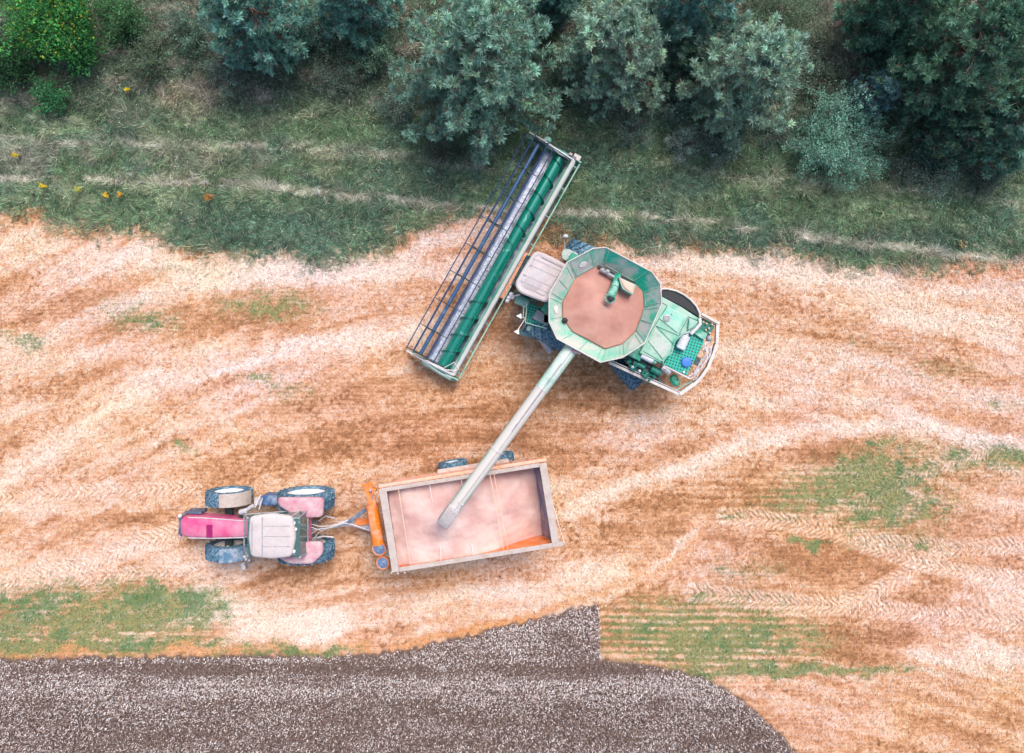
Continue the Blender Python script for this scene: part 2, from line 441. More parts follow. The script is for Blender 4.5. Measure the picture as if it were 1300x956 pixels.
def surface(px, py):
    """returns colour (n,3), bank mask, dark-stubble mask, height, chevron strength, chevron angle"""
    px = np.asarray(px, dtype=float); py = np.asarray(py, dtype=float); n = len(px)
    wx = px + (fbm(px / 45, py / 45, 3, 4) - .5) * 46 + (fbm(px / 11, py / 11, 5, 2) - .5) * 12
    wy = py + (fbm(px / 45, py / 45, 13, 4) - .5) * 30 + (fbm(px / 11, py / 11, 15, 2) - .5) * 10
    bank = sst(12, -12, wy + (fbm(px / 26, py / 22, 23, 4) - .5) * 30 + (fbm(px / 3.2, py / 3.2, 24, 2) - .5) * 34 - interp(px, BANK))
    nd = (fbm(px / 6, py / 6, 29, 3) - .5) * 12
    dst = sst(-2.5, 2.5, py + nd - interp(px + nd * .3, DSTUB))
    # straw paleness
    qf = py - np.where(px < 650, 190, 100) * ((px - 650) / 650) ** 2 + (wy - py) * .5
    stre = fbm(px / 150, qf / 10, 31, 4) - .5
    blot = fbm(px / 34, py / 26, 37, 4) - .5
    fine = fbm(px / 5.0, py / 4.0, 41, 3) - .5
    spk = vnoise(px / 2.5, py / 2.3, 43) * .6 + vnoise(px / 5.2 + 3, py / 4.2, 44) * .4
    spm = sst(.38, .62, fbm(px / 70, py / 40, 47, 3))
    t = .50 + stre * .80 + blot * .36 + fine * .55 - sst(.56, .82, spk) * (.08 + .36 * spm) + sst(.40, .2, spk) * .12
    for poly, w, st in SWATH:
        i, d, sg, al, an = poly_ds(wx, wy, poly, w * 2.6)
        t[i] += 1.35 * st * np.exp(-(d / w) ** 2)
    for cx, cy, rx, ry, st in BROWN_AND_SHADE:
        q = ((wx - cx) / rx) ** 2 + ((wy - cy) / ry) ** 2
        t -= st * np.exp(-q)
    # hand-combed harvest rows
    rows = np.sin(py * 2 * PI / 5.2 + (fbm(px / 60, py / 60, 45, 2) - .5) * 9) * .13 * fbm(px / 40, py / 30, 48, 2)
    rows += np.sin((py - px * .004) * 2 * PI / 9.0 + (fbm(px / 60, py / 50, 46, 2) - .5) * 3) * .26 * (
        np.exp(-(((px - 880) / 150) ** 4 + ((py - 808) / 46) ** 4)) + .45 * np.exp(-(((px - 1010) / 120) ** 4 + ((py - 632) / 46) ** 4))
        + .4 * np.exp(-(((px - 60) / 260) ** 4 + ((py - 790) / 45) ** 4)))
    # lug prints of tyres
    hgt = np.zeros(n); cs = np.zeros(n); ca = np.zeros(n)
    for poly, w in CHEV:
        i, d, sg, al, an = poly_ds(px + (wx - px) * .15, py + (wy - py) * .15, poly, w * 1.6)
        k = sst(w * 1.15, w * .8, d) * (.6 + .8 * (fbm(px[i] / 40, py[i] / 40, 51, 2)))
        jit = (fbm(px[i] / 9, py[i] / 9, 53, 2) - .5) * 7
        pat = np.sin((al + np.abs(sg) * 1.05 + jit) * 2 * PI / 7.4) * (.3 + 1.1 * vnoise(px[i] / 7, py[i] / 7, 55))
        t[i] = t[i] * (1 - .5 * k) + k * (.44 + pat * .34)
        hgt[i] += k * pat * .03
        cs[i] = np.maximum(cs[i], k); ca[i] = an + np.where(sg > 0, 1, -1) * .85
    t += rows
    tt = np.clip(t, 0, 1.15)
    col = np.zeros((n, 3))
    ks = [0, .22, .45, .7, 1.15]
    cr = [(.29, .135, .065), (.45, .215, .105), (.62, .345, .20), (.73, .495, .36), (.82, .66, .55)]
    for c in range(3): col[:, c] = np.interp(tt, ks, [q[c] for q in cr])
    hue = fbm(px / 130, py / 80, 61, 3)
    col[:, 2] *= 1 + (hue - .5) * .3
    # orange fringes of lodged straw
    i, d, sg, al, an = poly_ds(wx, wy, [(-60, 829), (120, 829), (330, 826), (470, 826), (560, 812), (650, 790), (735, 768), (800, 740), (850, 712), (885, 676)], 30)
    k = np.exp(-((d / 6) ** 2)) * .75
    col[i] = lerp3(col[i], (.66, .32, .13), k)
    # weeds
    g = np.zeros(n)
    for cx, cy, rx, ry, st in GREEN:
        g += st * np.exp(-(((wx - cx) / rx) ** 2 + ((wy - cy) / ry) ** 2))
    g = g * 1.45 * (fbm(px / 12, py / 7, 67, 3) * 1.2 + .12) - rows * 1.3 * (g > .2)
    gm = np.clip(sst(.05, .60, g - .55 * vnoise(px / 2.4, py / 2.1, 68)) * .62 + .36 * sst(.03, .8, g), 0, .85)
    gc = lerp3(np.tile((.25, .25, .10), (n, 1)), (.11, .20, .075), sst(.5, .75, fbm(px / 20, py / 20, 71, 2)))
    col = col + (gc - col) * gm[:, None]
    # ---- dark standing stubble
    dk = (.8 + .2 * sst(905, 872, py))[:, None] * np.tile((.16, .11, .09), (n, 1)) * (.7 + .6 * fbm(px / 4, py / 4, 75, 2))[:, None]
    col = col + (dk - col) * dst[:, None]
    # ---- grassy bank and undergrowth
    a = fbm(px / 30, py / 16, 81, 4); b2 = fbm(px / 60, py / 40, 85, 3); c2 = fbm(px / 7, py / 5, 89, 3)
    gb = np.tile((.09, .16, .075), (n, 1))
    gb = lerp3(gb, (.19, .235, .125), sst(.5, .72, a) * .8)
    gb = lerp3(gb, (.06, .125, .08), sst(.55, .3, b2) * .8)
    lowg = sst(165, 120, wy)                                   # rough growth under the trees
    und = lerp3(np.tile((.075, .12, .072), (n, 1)), (.17, .165, .125), sst(.48, .7, a))
    und = lerp3(und, (.24, .2, .16), np.exp(-(((wx - 1085) / 34) ** 2 + ((wy - 70) / 55) ** 2)) * .8)
    und = lerp3(und, (.26, .21, .13), np.exp(-(((wx - 235) / 40) ** 2 + ((wy - 135) / 22) ** 2)) * .9)
    gb = gb + (und - gb) * lowg[:, None]
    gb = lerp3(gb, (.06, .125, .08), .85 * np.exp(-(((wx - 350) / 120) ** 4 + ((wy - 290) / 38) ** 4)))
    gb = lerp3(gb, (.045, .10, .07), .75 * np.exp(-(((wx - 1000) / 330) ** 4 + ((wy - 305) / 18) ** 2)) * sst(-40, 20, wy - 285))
    gb = lerp3(gb, (.25, .21, .17), .5 * np.exp(-(((wx - 120) / 260) ** 4 + ((wy - 205) / 18) ** 2)) * sst(.35, .65, a))
    for poly, w, st in PATHS:
        i, d, sg, al, an = poly_ds(px + (wx - px) * .25, py + (wy - py) * .25, poly, w * 3)
        k = st * np.exp(-(d / w) ** 2) * sst(.25, .6, fbm(px[i] / 25, py[i] / 8, 93, 3))
        gb[i] = lerp3(gb[i], (.56, .48, .38), k)
    gb = gb * .82 + gb.mean(axis=1, keepdims=True) * np.array((1.08, 1.0, .92)) * .18
    gb *= 1.3 * (.45 + 1.1 * c2)[:, None] * (.7 + .6 * vnoise(px / 2.4, py / 2.2, 97))[:, None]
    col = col + (gb - col) * bank[:, None]
    hgt += fine * .03 * (1 - bank) + bank * (a - .5) * .25 + .05 * (fbm(px / 80, py / 80, 95, 2) - .5)
    return np.clip(col, .01, .92), bank, dst, hgt, cs, ca, tt, gm


def inflate(a0, a1, st):
    core = list(np.arange(a0, a1, st)); lo = [a0 - 2 ** k for k in range(9, -1, -1)]; hi = [core[-1] + 2 ** k for k in range(0, 10)]
    return np.array(lo + core + hi)


gx = inflate(-25.5, 25.5, .062); gy = inflate(-20, 18.5, .062)
GX, GY = np.meshgrid(gx, gy); fx = GX.ravel(); fy = GY.ravel()
col, bank, dst, hgt, *_ = surface(650 + fx * S, 433 - fy * S)
nx, ny = len(gx), len(gy)
ii = (np.arange(ny - 1)[:, None] * nx + np.arange(nx - 1)[None, :]).ravel()
F = np.stack([ii, ii + 1, ii + nx + 1, ii + nx], 1)
M_GROUND = mat_attr('field_ground', .95, noise=.30, scale=20, bump=.7)
g = big_mesh('ground', np.stack([fx, fy, hgt], 1), F, col, M_GROUND, smooth=True)
tag(g, 'pinkish straw stubble field with a green grassy verge along its top edge', 'ground', kind='structure')


# ------------------------------------------------------------------ blades
def blades(name, x, y, z, ang, length, width, pitch, col, material, label, cat, curve=False):
    """thin tapered triangles: base at (x,y,z) leaning to ang with elevation pitch"""
    n = len(x)
    dx, dy = np.cos(ang), np.sin(ang); cp, sp = np.cos(pitch), np.sin(pitch)
    b = np.stack([x, y, z], 1); side = np.stack([-dy, dx, np.zeros(n)], 1) * (width / 2)[:, None]
    tip = b + np.stack([dx * cp, dy * cp, sp], 1) * length[:, None]
    V = np.empty((n, 3, 3)); V[:, 0] = b - side; V[:, 1] = b + side; V[:, 2] = tip
    Fc = np.arange(n * 3).reshape(n, 3)
    cc = np.repeat(col, 3, axis=0)
    o = big_mesh(name, V.reshape(-1, 3), Fc, cc, material)
    return tag(o, label, cat, kind='stuff')


M_STRAW = mat_attr('loose_straw', .85, spec=.25)
M_BLADE = mat_attr('grass_blade', .7, transl=.25, spec=.3)


def scatter(n, x0, x1, y0, y1):
    return RNG.uniform(x0, x1, n), RNG.uniform(y0, y1, n)


# straw over the cut field
x, y = scatter(640000, -24, 24, -19.5, 8)
c, bk, ds, hg, cs, ca, tt, gm = surface(650 + x * S, 433 - y * S)
keep = (bk < .5) & (ds < .4) & (RNG.random(len(x)) < np.clip(.35 + tt * .75, 0, 1))
x, y, c, hg, cs, ca, tt, gm = [q[keep] for q in (x, y, c, hg, cs, ca, tt, gm)]
n = len(x)
ang = RNG.uniform(0, 2 * PI, n); k = RNG.random(n) < cs * .9
ang[k] = ca[k] + RNG.normal(0, .25, k.sum()) + PI * (RNG.random(k.sum()) < .5)
v = np.exp(RNG.normal(0, .26, n)); cc = c * v[:, None]
hot = RNG.random(n) < .16 * tt; cc[hot] = cc[hot] * .4 + np.array((.82, .68, .57)) * .6
drk = RNG.random(n) < .14; cc[drk] *= np.array((.55, .45, .40))
wk = (RNG.random(n) < gm * .6); cc[wk] = np.array((.08, .20, .08)) * RNG.uniform(.6, 1.8, wk.sum())[:, None]
blades('loose_straw', x, y, hg + RNG.uniform(.0, .05, n), ang, RNG.uniform(.05, .15, n) * (1 + .2 * tt), RNG.uniform(.014, .03, n),
       RNG.uniform(.0, .75, n), np.clip(cc, 0.01, .92), M_STRAW, 'short pale straw and stubble lying all over the harvested field', 'straw')

# dark stubble with whitish heads
x, y = scatter(380000, -24, 24, -19.5, -10)
_, bk, ds, hg, *_ = surface(650 + x * S, 433 - y * S)
keep = ds > .5; x, y, hg = x[keep], y[keep], hg[keep]; n = len(x)
band = .12 + fbm((650 + x * S) / 60, (433 - y * S) / 12, 131, 3) + .16 * np.exp(-(((433 - y * S) - 870) / 14.0) ** 2) - .40 * np.exp(-(((433 - y * S) - 846) / 8.0) ** 2)
pyc = 433 - y * S; rowc = .5 + .5 * np.sin(pyc * 2 * PI / 9.5 + (fbm((650 + x * S) / 50, pyc / 50, 133, 2) - .5) * 3)
fade = sst(905, 872, pyc + (fbm((650 + x * S) / 30, pyc / 14, 135, 3) - .5) * 24)
lt = RNG.random(n) < np.clip(.1 + (band - .25) * 1.3, .05, .78) * (.55 + .45 * fade) * (1 - .35 * rowc)
cc = np.where(lt[:, None], np.array((.76, .64, .59)), np.array((.22, .15, .125))) * np.exp(RNG.normal(0, .25, n))[:, None]
blades('standing_crop', x, y, hg + RNG.uniform(.1, .4, n), RNG.uniform(0, 2 * PI, n), RNG.uniform(.05, .11, n), RNG.uniform(.022, .042, n),
       RNG.uniform(.1, 1.1, n), np.clip(cc, .01, .85), M_STRAW, 'dense dark uncut crop speckled with whitish heads along the bottom edge', 'crop')

# grass on the verge
x, y = scatter(470000, -24, 24, 2.2, 16.5)
c, bk, ds, hg, *_ = surface(650 + x * S, 433 - y * S)
py_ = 433 - y * S
keep = (bk > .35); x, y, c, hg, py_ = [q[keep] for q in (x, y, c, hg, py_)]; n = len(x)
flow = fbm(x / 1.2 + 40, y / 1.2 + 40, 141, 3) * 6 * PI
ang = flow + RNG.normal(0, .7, n)
v = np.exp(RNG.normal(0, .45, n)); cc = c * 1.2 * v[:, None]
dry = RNG.random(n) < .07 + .10 * sst(.5, .7, fbm(x / 1.5 + 9, y / .7 + 9, 145, 2)); cc[dry] = np.array((.38, .33, .24)) * RNG.uniform(.6, 1.3, dry.sum())[:, None]
lng = .12 + .28 * sst(.4, .7, fbm(x / 1.0 + 3, y / .8 + 3, 147, 3)); lng *= RNG.uniform(.6, 1.3, n)
blades('grass', x, y, hg + RNG.uniform(0, .06, n), ang, lng, RNG.uniform(.014, .036, n), RNG.uniform(.1, .9, n), np.clip(cc, .008, .8), M_BLADE,
       'rough green grass and weeds covering the verge below the trees', 'grass')


# low leafy undergrowth between the trees
def leaves(name, pos, size, col, material, parent=None, flat=.6, aspect=.55):
    """small rhombic leaves, each with its own tilt"""
    n = len(pos)
    nrm = RNG.normal(0, 1, (n, 3)); nrm[:, 2] = np.abs(nrm[:, 2]) + flat; nrm /= np.linalg.norm(nrm, axis=1)[:, None]
    a = np.cross(nrm, RNG.normal(0, 1, (n, 3))); a /= np.linalg.norm(a, axis=1)[:, None]; b = np.cross(nrm, a)
    a *= size[:, None]; b *= (size * aspect)[:, None]
    V = np.stack([pos - a, pos - b, pos + a, pos + b], 1).reshape(-1, 3)
    return big_mesh(name, V, np.arange(n * 4).reshape(n, 4), np.repeat(col, 4, axis=0), material, parent)


M_LEAF = mat_attr('leaf', .6, transl=.25, spec=.3)
x, y = scatter(120000, -24, 24, 8.0, 17)
px_, py_ = 650 + x * S, 433 - y * S
dn = fbm(px_ / 28, py_ / 24, 151, 4)
keep = (py_ + (dn - .5) * 120 < 150) & (dn > .40)
x, y, dn, px_, py_ = [q[keep] for q in (x, y, dn, px_, py_)]; n = len(x)
hz = sst(.4, .75, dn) * .7 * RNG.random(n) + .03
base = lerp3(np.tile((.075, .13, .06), (n, 1)), (.12, .15, .105), fbm(px_ / 50, py_ / 50, 155, 3))
base = lerp3(base, (.2, .18, .15), (RNG.random(n) < .08) * 1.0)
leaves_o = leaves('undergrowth', np.stack([x, y, hz], 1), RNG.uniform(.02, .055, n), base * np.exp(RNG.normal(0, .3, n))[:, None], M_LEAF)
tag(leaves_o, 'low dark leafy undergrowth between the trees', 'undergrowth', kind='stuff')
# tiny white umbels
x, y = scatter(1700, -22, 22, 6.5, 14.5)
q = fbm(x * .5 + 7, y * .5 + 3, 161, 3); keep = q > .56; x, y = x[keep], y[keep]; n = len(x)
o = leaves('wildflowers', np.stack([x, y, RNG.uniform(.25, .6, n)], 1), RNG.uniform(.012, .032, n), np.tile((.55, .56, .53), (n, 1)), M_LEAF, flat=2, aspect=.9)
tag(o, 'tiny white wild flowers scattered through the rough grass', 'flowers', kind='stuff')


# ------------------------------------------------------------------ TREES
def limb_tris(V, F, a, b, ra, rb, k=5):
    d = b - a; L = np.linalg.norm(d) + 1e-9; d = d / L
    x = np.cross(d, (0, 0, 1.)) if abs(d[2]) < .9 else np.cross(d, (1., 0, 0)); x /= np.linalg.norm(x); yv = np.cross(d, x)
    n0 = len(V)
    for p, r in ((a, ra), (b, rb)):
        for j in range(k):
            t = 2 * PI * j / k; V.append(p + (x * math.cos(t) + yv * math.sin(t)) * r)
    for j in range(k): F.append((n0 + j, n0 + (j + 1) % k, n0 + k + (j + 1) % k, n0 + k + j))


M_BARK = mat('pine_bark', (.20, .13, .10), .9, dust=.4, dust_col=(.30, .25, .22), bump=.6)
M_NEEDLE = mat_attr('pine_needle', .55, transl=.15, spec=.35)


def pine(cx, cy, rpx, h, tint, label, seed, dens=1.0, tuft=.2):
    rg = np.random.default_rng(seed)
    zc = h * .5
    c = P(cx, cy, zc); R = rpx / S * (H - zc) / H
    root = empty('pine_tree', (c.x, c.y, 0)); tag(root, label, 'tree', 'pines and trees along the verge')
    V = []; Fc = []; tufts = []
    o = np.array((c.x, c.y, 0.)); lean = rg.normal(0, .12, 2)
    ax = lambda z: o + np.array((lean[0] * z / h, lean[1] * z / h, z))
    prev = ax(0)
    for i in range(1, 9):
        z = h * .97 * i / 8; q = ax(z) + np.append(rg.normal(0, .03, 2), 0)
        limb_tris(V, Fc, prev, q, .028 * h * (1 - (i - 1) / 9), .028 * h * (1 - i / 9), 8); prev = q
    nw = int(h / .40)
    for w in range(nw):
        z = h * (.10 + .87 * w / (nw - 1)); f = z / h
        Lr = R * (1 - f ** 1.6) ** .8 * (.95 if f > .3 else .80 + .5 * f) + .14
        nb = 8 if f < .6 else 6
        for b in range(nb):
            th = 2 * PI * (b + rg.uniform(-.35, .35)) / nb + w * 2.4
            L = Lr * rg.uniform(.68, 1.12)
            d = np.array((math.cos(th), math.sin(th), 0)); up = .18 + .55 * f
            p0 = ax(z); pts = [p0]
            ns = max(3, int(L / .35))
            for s in range(1, ns + 1):
                t = s / ns
                pts.append(p0 + d * L * t + np.array((0, 0, up * L * t * (.45 + .55 * t))) + rg.normal(0, .03, 3))
            for s in range(ns):
                limb_tris(V, Fc, pts[s], pts[s + 1], .032 * (1 - s / ns) + .008, .032 * (1 - (s + 1) / ns) + .006, 4)
                if s / ns < .18 and L > .9: continue
                # side shoots
                for sd in (-1, 1):
                    for q in range(2):
                        a2 = th + sd * rg.uniform(.5, 1.15); sl = rg.uniform(.18, .5) * (1.1 - .5 * s / ns) * min(1, L)
                        st = pts[s] + (pts[s + 1] - pts[s]) * rg.random()
                        en = st + np.array((math.cos(a2), math.sin(a2), rg.uniform(.25, .8))) * sl
                        limb_tris(V, Fc, st, en, .012, .006, 3)
                        tufts.append((en, en - st)); 
                        if sl > .3: tufts.append(((st + en) / 2, en - st))
            tufts.append((pts[-1], pts[-1] - pts[-2]))
    tufts.append((ax(h), np.array((0, 0, 1.))))
    tp = np.array([t[0] for t in tufts]); td = np.array([t[1] for t in tufts])
    dens = dens * .62; tuft = tuft * 1.12
    if dens < 1: k = rg.random(len(tp)) < dens; tp = tp[k]; td = td[k]
    td /= np.linalg.norm(td, axis=1)[:, None]; td[:, 2] += .5; td /= np.linalg.norm(td, axis=1)[:, None]
    nt, nb = len(tp), 46
    sz = tuft * rg.uniform(.75, 1.3, nt)
    dirs = rg.normal(0, 1, (nt, nb, 3)); dirs /= np.linalg.norm(dirs, axis=2)[:, :, None]
    dirs = dirs * .95 + td[:, None, :] * .9; dirs /= np.linalg.norm(dirs, axis=2)[:, :, None]
    st = tp[:, None, :] - td[:, None, :] * (sz[:, None, None] * rg.uniform(0, .8, (nt, nb, 1)))
    en = st + dirs * (sz[:, None] * rg.uniform(.7, 1.1, (nt, nb)))[:, :, None]
    sd = np.cross(dirs, rg.normal(0, 1, (nt, nb, 3))); sd /= np.linalg.norm(sd, axis=2)[:, :, None]; sd *= .0165
    mid = (st * .45 + en * .55)
    VV = np.stack([st, mid - sd, en, mid + sd], 2).reshape(-1, 3)
    age = rg.normal(0, .26, nt)
    base = np.array(tint)[None, :] * np.exp(age)[:, None]
    yel = rg.random(nt) < .2; base[yel] *= (1.25, 1.15, 1.0)
    cols = (base[:, None, :] * np.exp(rg.normal(0, .15, (nt, nb)))[:, :, None])
    cols = np.repeat(cols.reshape(-1, 3), 4, axis=0)
    big_mesh('trunk', V, Fc, None, M_BARK, root)
    big_mesh('crown', VV, np.arange(nt * nb * 4).reshape(-1, 4), cols, M_NEEDLE, root)
    return root


TEAL = (.23, .40, .31); PALE = (.28, .43, .33); BLUE = (.17, .36, .30); DEEP = (.12, .25, .165)
pine(604, 82, 122, 6.2, TEAL, 'biggest silvery green pine, right above the raised end of the cutting header', 1, tuft=.21)
pine(783, 64, 80, 5.2, PALE, 'round pale pine between the biggest pine and the next pale pine right of it', 2)
pine(942, 92, 82, 5.6, PALE, 'pale grey green pine above and right of the grain tank', 3)
pine(322, 12, 72, 5.6, BLUE, 'dark blue green pine cut by the top edge, right of the vivid green bush', 4)
pine(1112, 118, 27, 2.6, (.15, .28, .27), 'small bluish young pine just above the silvery bush', 5, tuft=.15)
pine(1215, 80, 100, 6.0, DEEP, 'large deep green pine in the upper right of the wood', 6)
pine(1288, 150, 66, 4.6, (.13, .28, .21), 'dark pine at the right edge below the others', 7)
pine(1298, 8, 58, 5.8, DEEP, 'dark pine filling the top right corner', 8)
pine(1150, 0, 66, 5.6, (.11, .24, .16), 'dark pine on the top edge left of the corner pine', 9)
pine(880, 2, 66, 5.4, (.16, .33, .28), 'bluish pine on the top edge between the two pale pines', 10)
pine(452, -4, 54, 4.8, (.15, .33, .28), 'narrow dark teal pine on the top edge left of the biggest pine', 11)
pine(1205, 168, 45, 2.8, (.09, .19, .13), 'low dark pine in front of the large deep green pine', 12, tuft=.16)
pine(700, -22, 40, 4.4, (.14, .29, .25), 'dark pine barely reaching in at the top edge behind the biggest pine', 13)
pine(862, 72, 34, 2.8, (.12, .22, .15), 'small dull green pine squeezed between the two pale pines', 14, tuft=.15)


def bush(cx, cy, rpx, h, tint, label, seed, nl, size=(.03, .06), name='bush', tip=None, spiky=False, flat=.8, asp=.55):
    rg = np.random.default_rng(seed)
    zc = h * .55; c = P(cx, cy, zc); R = rpx / S * (H - zc) / H
    root = empty(name, (c.x, c.y, 0)); tag(root, label, 'bush', 'bushes on the verge')
    V = []; Fc = []; pos = []; bc = []
    ns = int(22 + R * 22)
    for s in range(ns):
        th = rg.uniform(0, 2 * PI); el = math.asin(rg.uniform(.12, 1)); L = rg.uniform(.6, 1.1)
        end = np.array((math.cos(th) * math.cos(el) * R * L, math.sin(th) * math.cos(el) * R * L, h * L * (.25 + .75 * math.sin(el))))
        p0 = np.array((c.x, c.y, 0.)); p1 = p0 + end * .5 + np.array((0, 0, h * .12)); p2 = p0 + end
        limb_tris(V, Fc, p0, p1, .022, .014, 4); limb_tris(V, Fc, p1, p2, .014, .004, 4)
        m = nl // ns
        cl = rg.uniform(.8, 1.25)
        t = rg.beta(3.0, 1.3, m); P_ = np.where(t[:, None] < .5, p0 + (p1 - p0) * (t[:, None] * 2), p1 + (p2 - p1) * (t[:, None] * 2 - 1))
        # leaf clumps round twig ends rather than an even cloud
        kc = max(3, m // 14); cen = P_[:kc] + rg.normal(0, R * (.07 if spiky else .13), (kc, 3))
        w = rg.integers(0, kc, m); sp = .05 if spiky else .075
        q = cen[w] + rg.normal(0, sp * (1 + R * .3), (m, 3)); q[:, 2] = np.abs(q[:, 2]) + .03
        pos.append(q); bc.append(np.tile(np.array(tint) * cl, (m, 1)) * np.exp(rg.normal(0, .38, kc))[w][:, None])
    pos = np.concatenate(pos); bc = np.concatenate(bc)
    n = len(pos)
    bc = bc * np.exp(rg.normal(0, .18, n))[:, None]
    if tip is not None:
        k = (rg.random(n) < .07) & (pos[:, 2] > h * .45); bc[k] = np.array(tip) * rg.uniform(.7, 1.2, k.sum())[:, None]
    big_mesh('stems', V, Fc, None, M_BARK, root)
    leaves('foliage', pos, rg.uniform(size[0], size[1], n), np.clip(bc, .01, .8), M_LEAF, root, flat=flat, aspect=asp)
    return root


bush(55, 12, 78, 2.6, (.03, .17, .035), 'vivid green leafy bush with yellow leaves in the top left corner', 21, 15000, (.035, .07), tip=(.34, .38, .03))
bush(95, 62, 32, 1.6, (.035, .17, .04), 'small vivid green bush below the corner bush', 22, 3600, (.03, .06))
bush(8, 78, 38, 1.9, (.03, .10, .035), 'dark green bush on the left edge below the corner bush', 23, 5000)
bush(62, 122, 26, 1.0, (.04, .17, .06), 'bright green low bush above the left end of the grassy path', 24, 2200)
bush(1068, 178, 80, 2.3, (.13, .28, .20), 'wide silvery green bush with whitish shoots below the small bluish pine', 25, 22000, (.02, .045), tip=(.40, .58, .50), spiky=True)
bush(470, 62, 40, 1.8, (.11, .20, .13), 'fine grey green bush left of the biggest pine', 26, 7000, (.018, .04), spiky=True)
bush(868, 178, 32, 1.2, (.20, .28, .23), 'thin silvery bush with arching shoots left of the pale pine by the verge', 27, 3600, (.015, .05), spiky=True, asp=.25)
bush(1000, 25, 48, 1.6, (.09, .15, .085), 'dull green bush on the top edge right of the pale pine', 28, 7000, (.02, .045))
bush(985, 165, 30, 1.0, (.10, .15, .12), 'low grey green bush between pale pine and silvery bush', 29, 2600, (.018, .04))
bush(800, 165, 34, .9, (.09, .16, .13), 'low dull bush below the round pale pine', 30, 2800, (.018, .04))
bush(425, 95, 34, 1.1, (.10, .15, .11), 'low greyish bush left of the fine grey green bush', 31, 3000, (.018, .04))
bush(190, 75, 36, 1.0, (.08, .13, .075), 'low dull green bush between the vivid bush and the blue pine', 32, 3200, (.018, .045))
bush(1150, 215, 30, .8, (.08, .12, .09), 'low dark bush at the foot of the low dark pine', 33, 2400, (.018, .04))
bush(1255, 225, 38, .9, (.08, .12, .09), 'low dark bush by the right edge under the dark pines', 34, 3000, (.018, .04))
bush(560, 190, 36, .7, (.07, .12, .075), 'low bush in the shade under the biggest pine', 35, 2400, (.018, .04))


bush(285, 88, 40, 1.1, (.11, .17, .13), 'greyish bush in front of the dark blue green pine', 61, 4200, (.018, .04), spiky=True)
bush(1015, 75, 34, 1.2, (.12, .19, .14), 'soft green bush touching the right side of the pale pine', 62, 3600, (.018, .045))
bush(915, 185, 34, 1.0, (.14, .2, .16), 'pale low bush under the lower edge of the pale pine near the verge', 63, 3000, (.018, .045), spiky=True)
bush(1190, 215, 40, 1.2, (.11, .18, .14), 'soft grey green bush under the low dark pine', 64, 4200, (.018, .045))
bush(505, 130, 30, 1.0, (.11, .17, .13), 'soft grey green bush at the lower left foot of the biggest pine', 65, 3000, (.018, .045))
bush(702, 96, 36, 1.5, (.09, .16, .11), 'shady low bush in the gap between the biggest pine and the round pale pine', 51, 4200, (.02, .045))
bush(1045, 105, 36, 1.0, (.11, .16, .10), 'olive bush left of the small bluish young pine', 52, 3400, (.018, .04))
bush(395, 30, 40, 1.6, (.10, .19, .14), 'blue green bush between the two dark pines at upper left', 53, 5000, (.02, .045))
bush(858, 125, 38, 1.3, (.12, .20, .15), 'grey green bush between the trunks of the two pale pines', 54, 4600, (.018, .045), spiky=True)
bush(1130, 60, 44, 1.5, (.10, .17, .12), 'dull green bush at the left foot of the large deep green pine', 55, 5200, (.02, .045))
bush(150, 20, 40, 1.5, (.05, .14, .05), 'mid green bush touching the right side of the vivid corner bush', 56, 5200, (.025, .055))
bush(235, 35, 44, 1.3, (.09, .16, .11), 'grey green bush left of the dark blue green pine', 57, 5000, (.018, .045), spiky=True)


def yellow_clump(px, py, w, label, seed, colr=(.75, .55, .02), hh=.5):
    rg = np.random.default_rng(seed); c = P(px, py, hh * .8)
    root = empty('flower_clump', (c.x, c.y, 0)); tag(root, label, 'flowers', 'yellow flowering weeds on the verge')
    V = []; Fc = []; n = 16; pos = []
    r = w / S / 3.0
    for i in range(n):
        a = rg.uniform(0, 2 * PI); q = r * math.sqrt(rg.random())
        e = np.array((c.x + math.cos(a) * q, c.y + math.sin(a) * q, hh * rg.uniform(.7, 1.1)))
        limb_tris(V, Fc, np.array((c.x, c.y, 0.)), e, .006, .004, 3); pos.append(e)
    pos = np.array(pos); pos = np.concatenate([pos + rg.normal(0, .025, pos.shape) for _ in range(4)])
    big_mesh('stems', V, Fc, None, MATS['pine_bark'], root)
    leaves('blossoms', pos, rg.uniform(.02, .04, len(pos)), np.tile(colr, (len(pos), 1)) * rg.uniform(.7, 1.1, len(pos))[:, None], M_LEAF, root, flat=2, aspect=.9)


yellow_clump(55, 236, 9, 'leftmost yellow flower clump just below the pale path', 41)
yellow_clump(100, 240, 8, 'small pale yellow flower clump second from left below the path', 42, (.6, .6, .1))
yellow_clump(135, 248, 10, 'orange yellow flower clump, brightest of the row below the path', 43, (.8, .5, .02))
yellow_clump(152, 247, 7, 'small orange flower clump right beside the brightest one', 44, (.75, .42, .04))
yellow_clump(265, 250, 15, 'rusty orange dock plant standing alone below the path', 45, (.5, .19, .04))
yellow_clump(162, 113, 7, 'yellow flower clump in the rough growth above the upper path', 46)
yellow_clump(193, 80, 7, 'yellow flower clump highest up, by the low dull green bush', 47)
yellow_clump(20, 197, 5, 'tiny yellow flower clump between the two paths at the left', 48)
yellow_clump(1222, 310, 14, 'yellowish dry weed clump on the verge at far right', 49, (.40, .33, .15), .3)


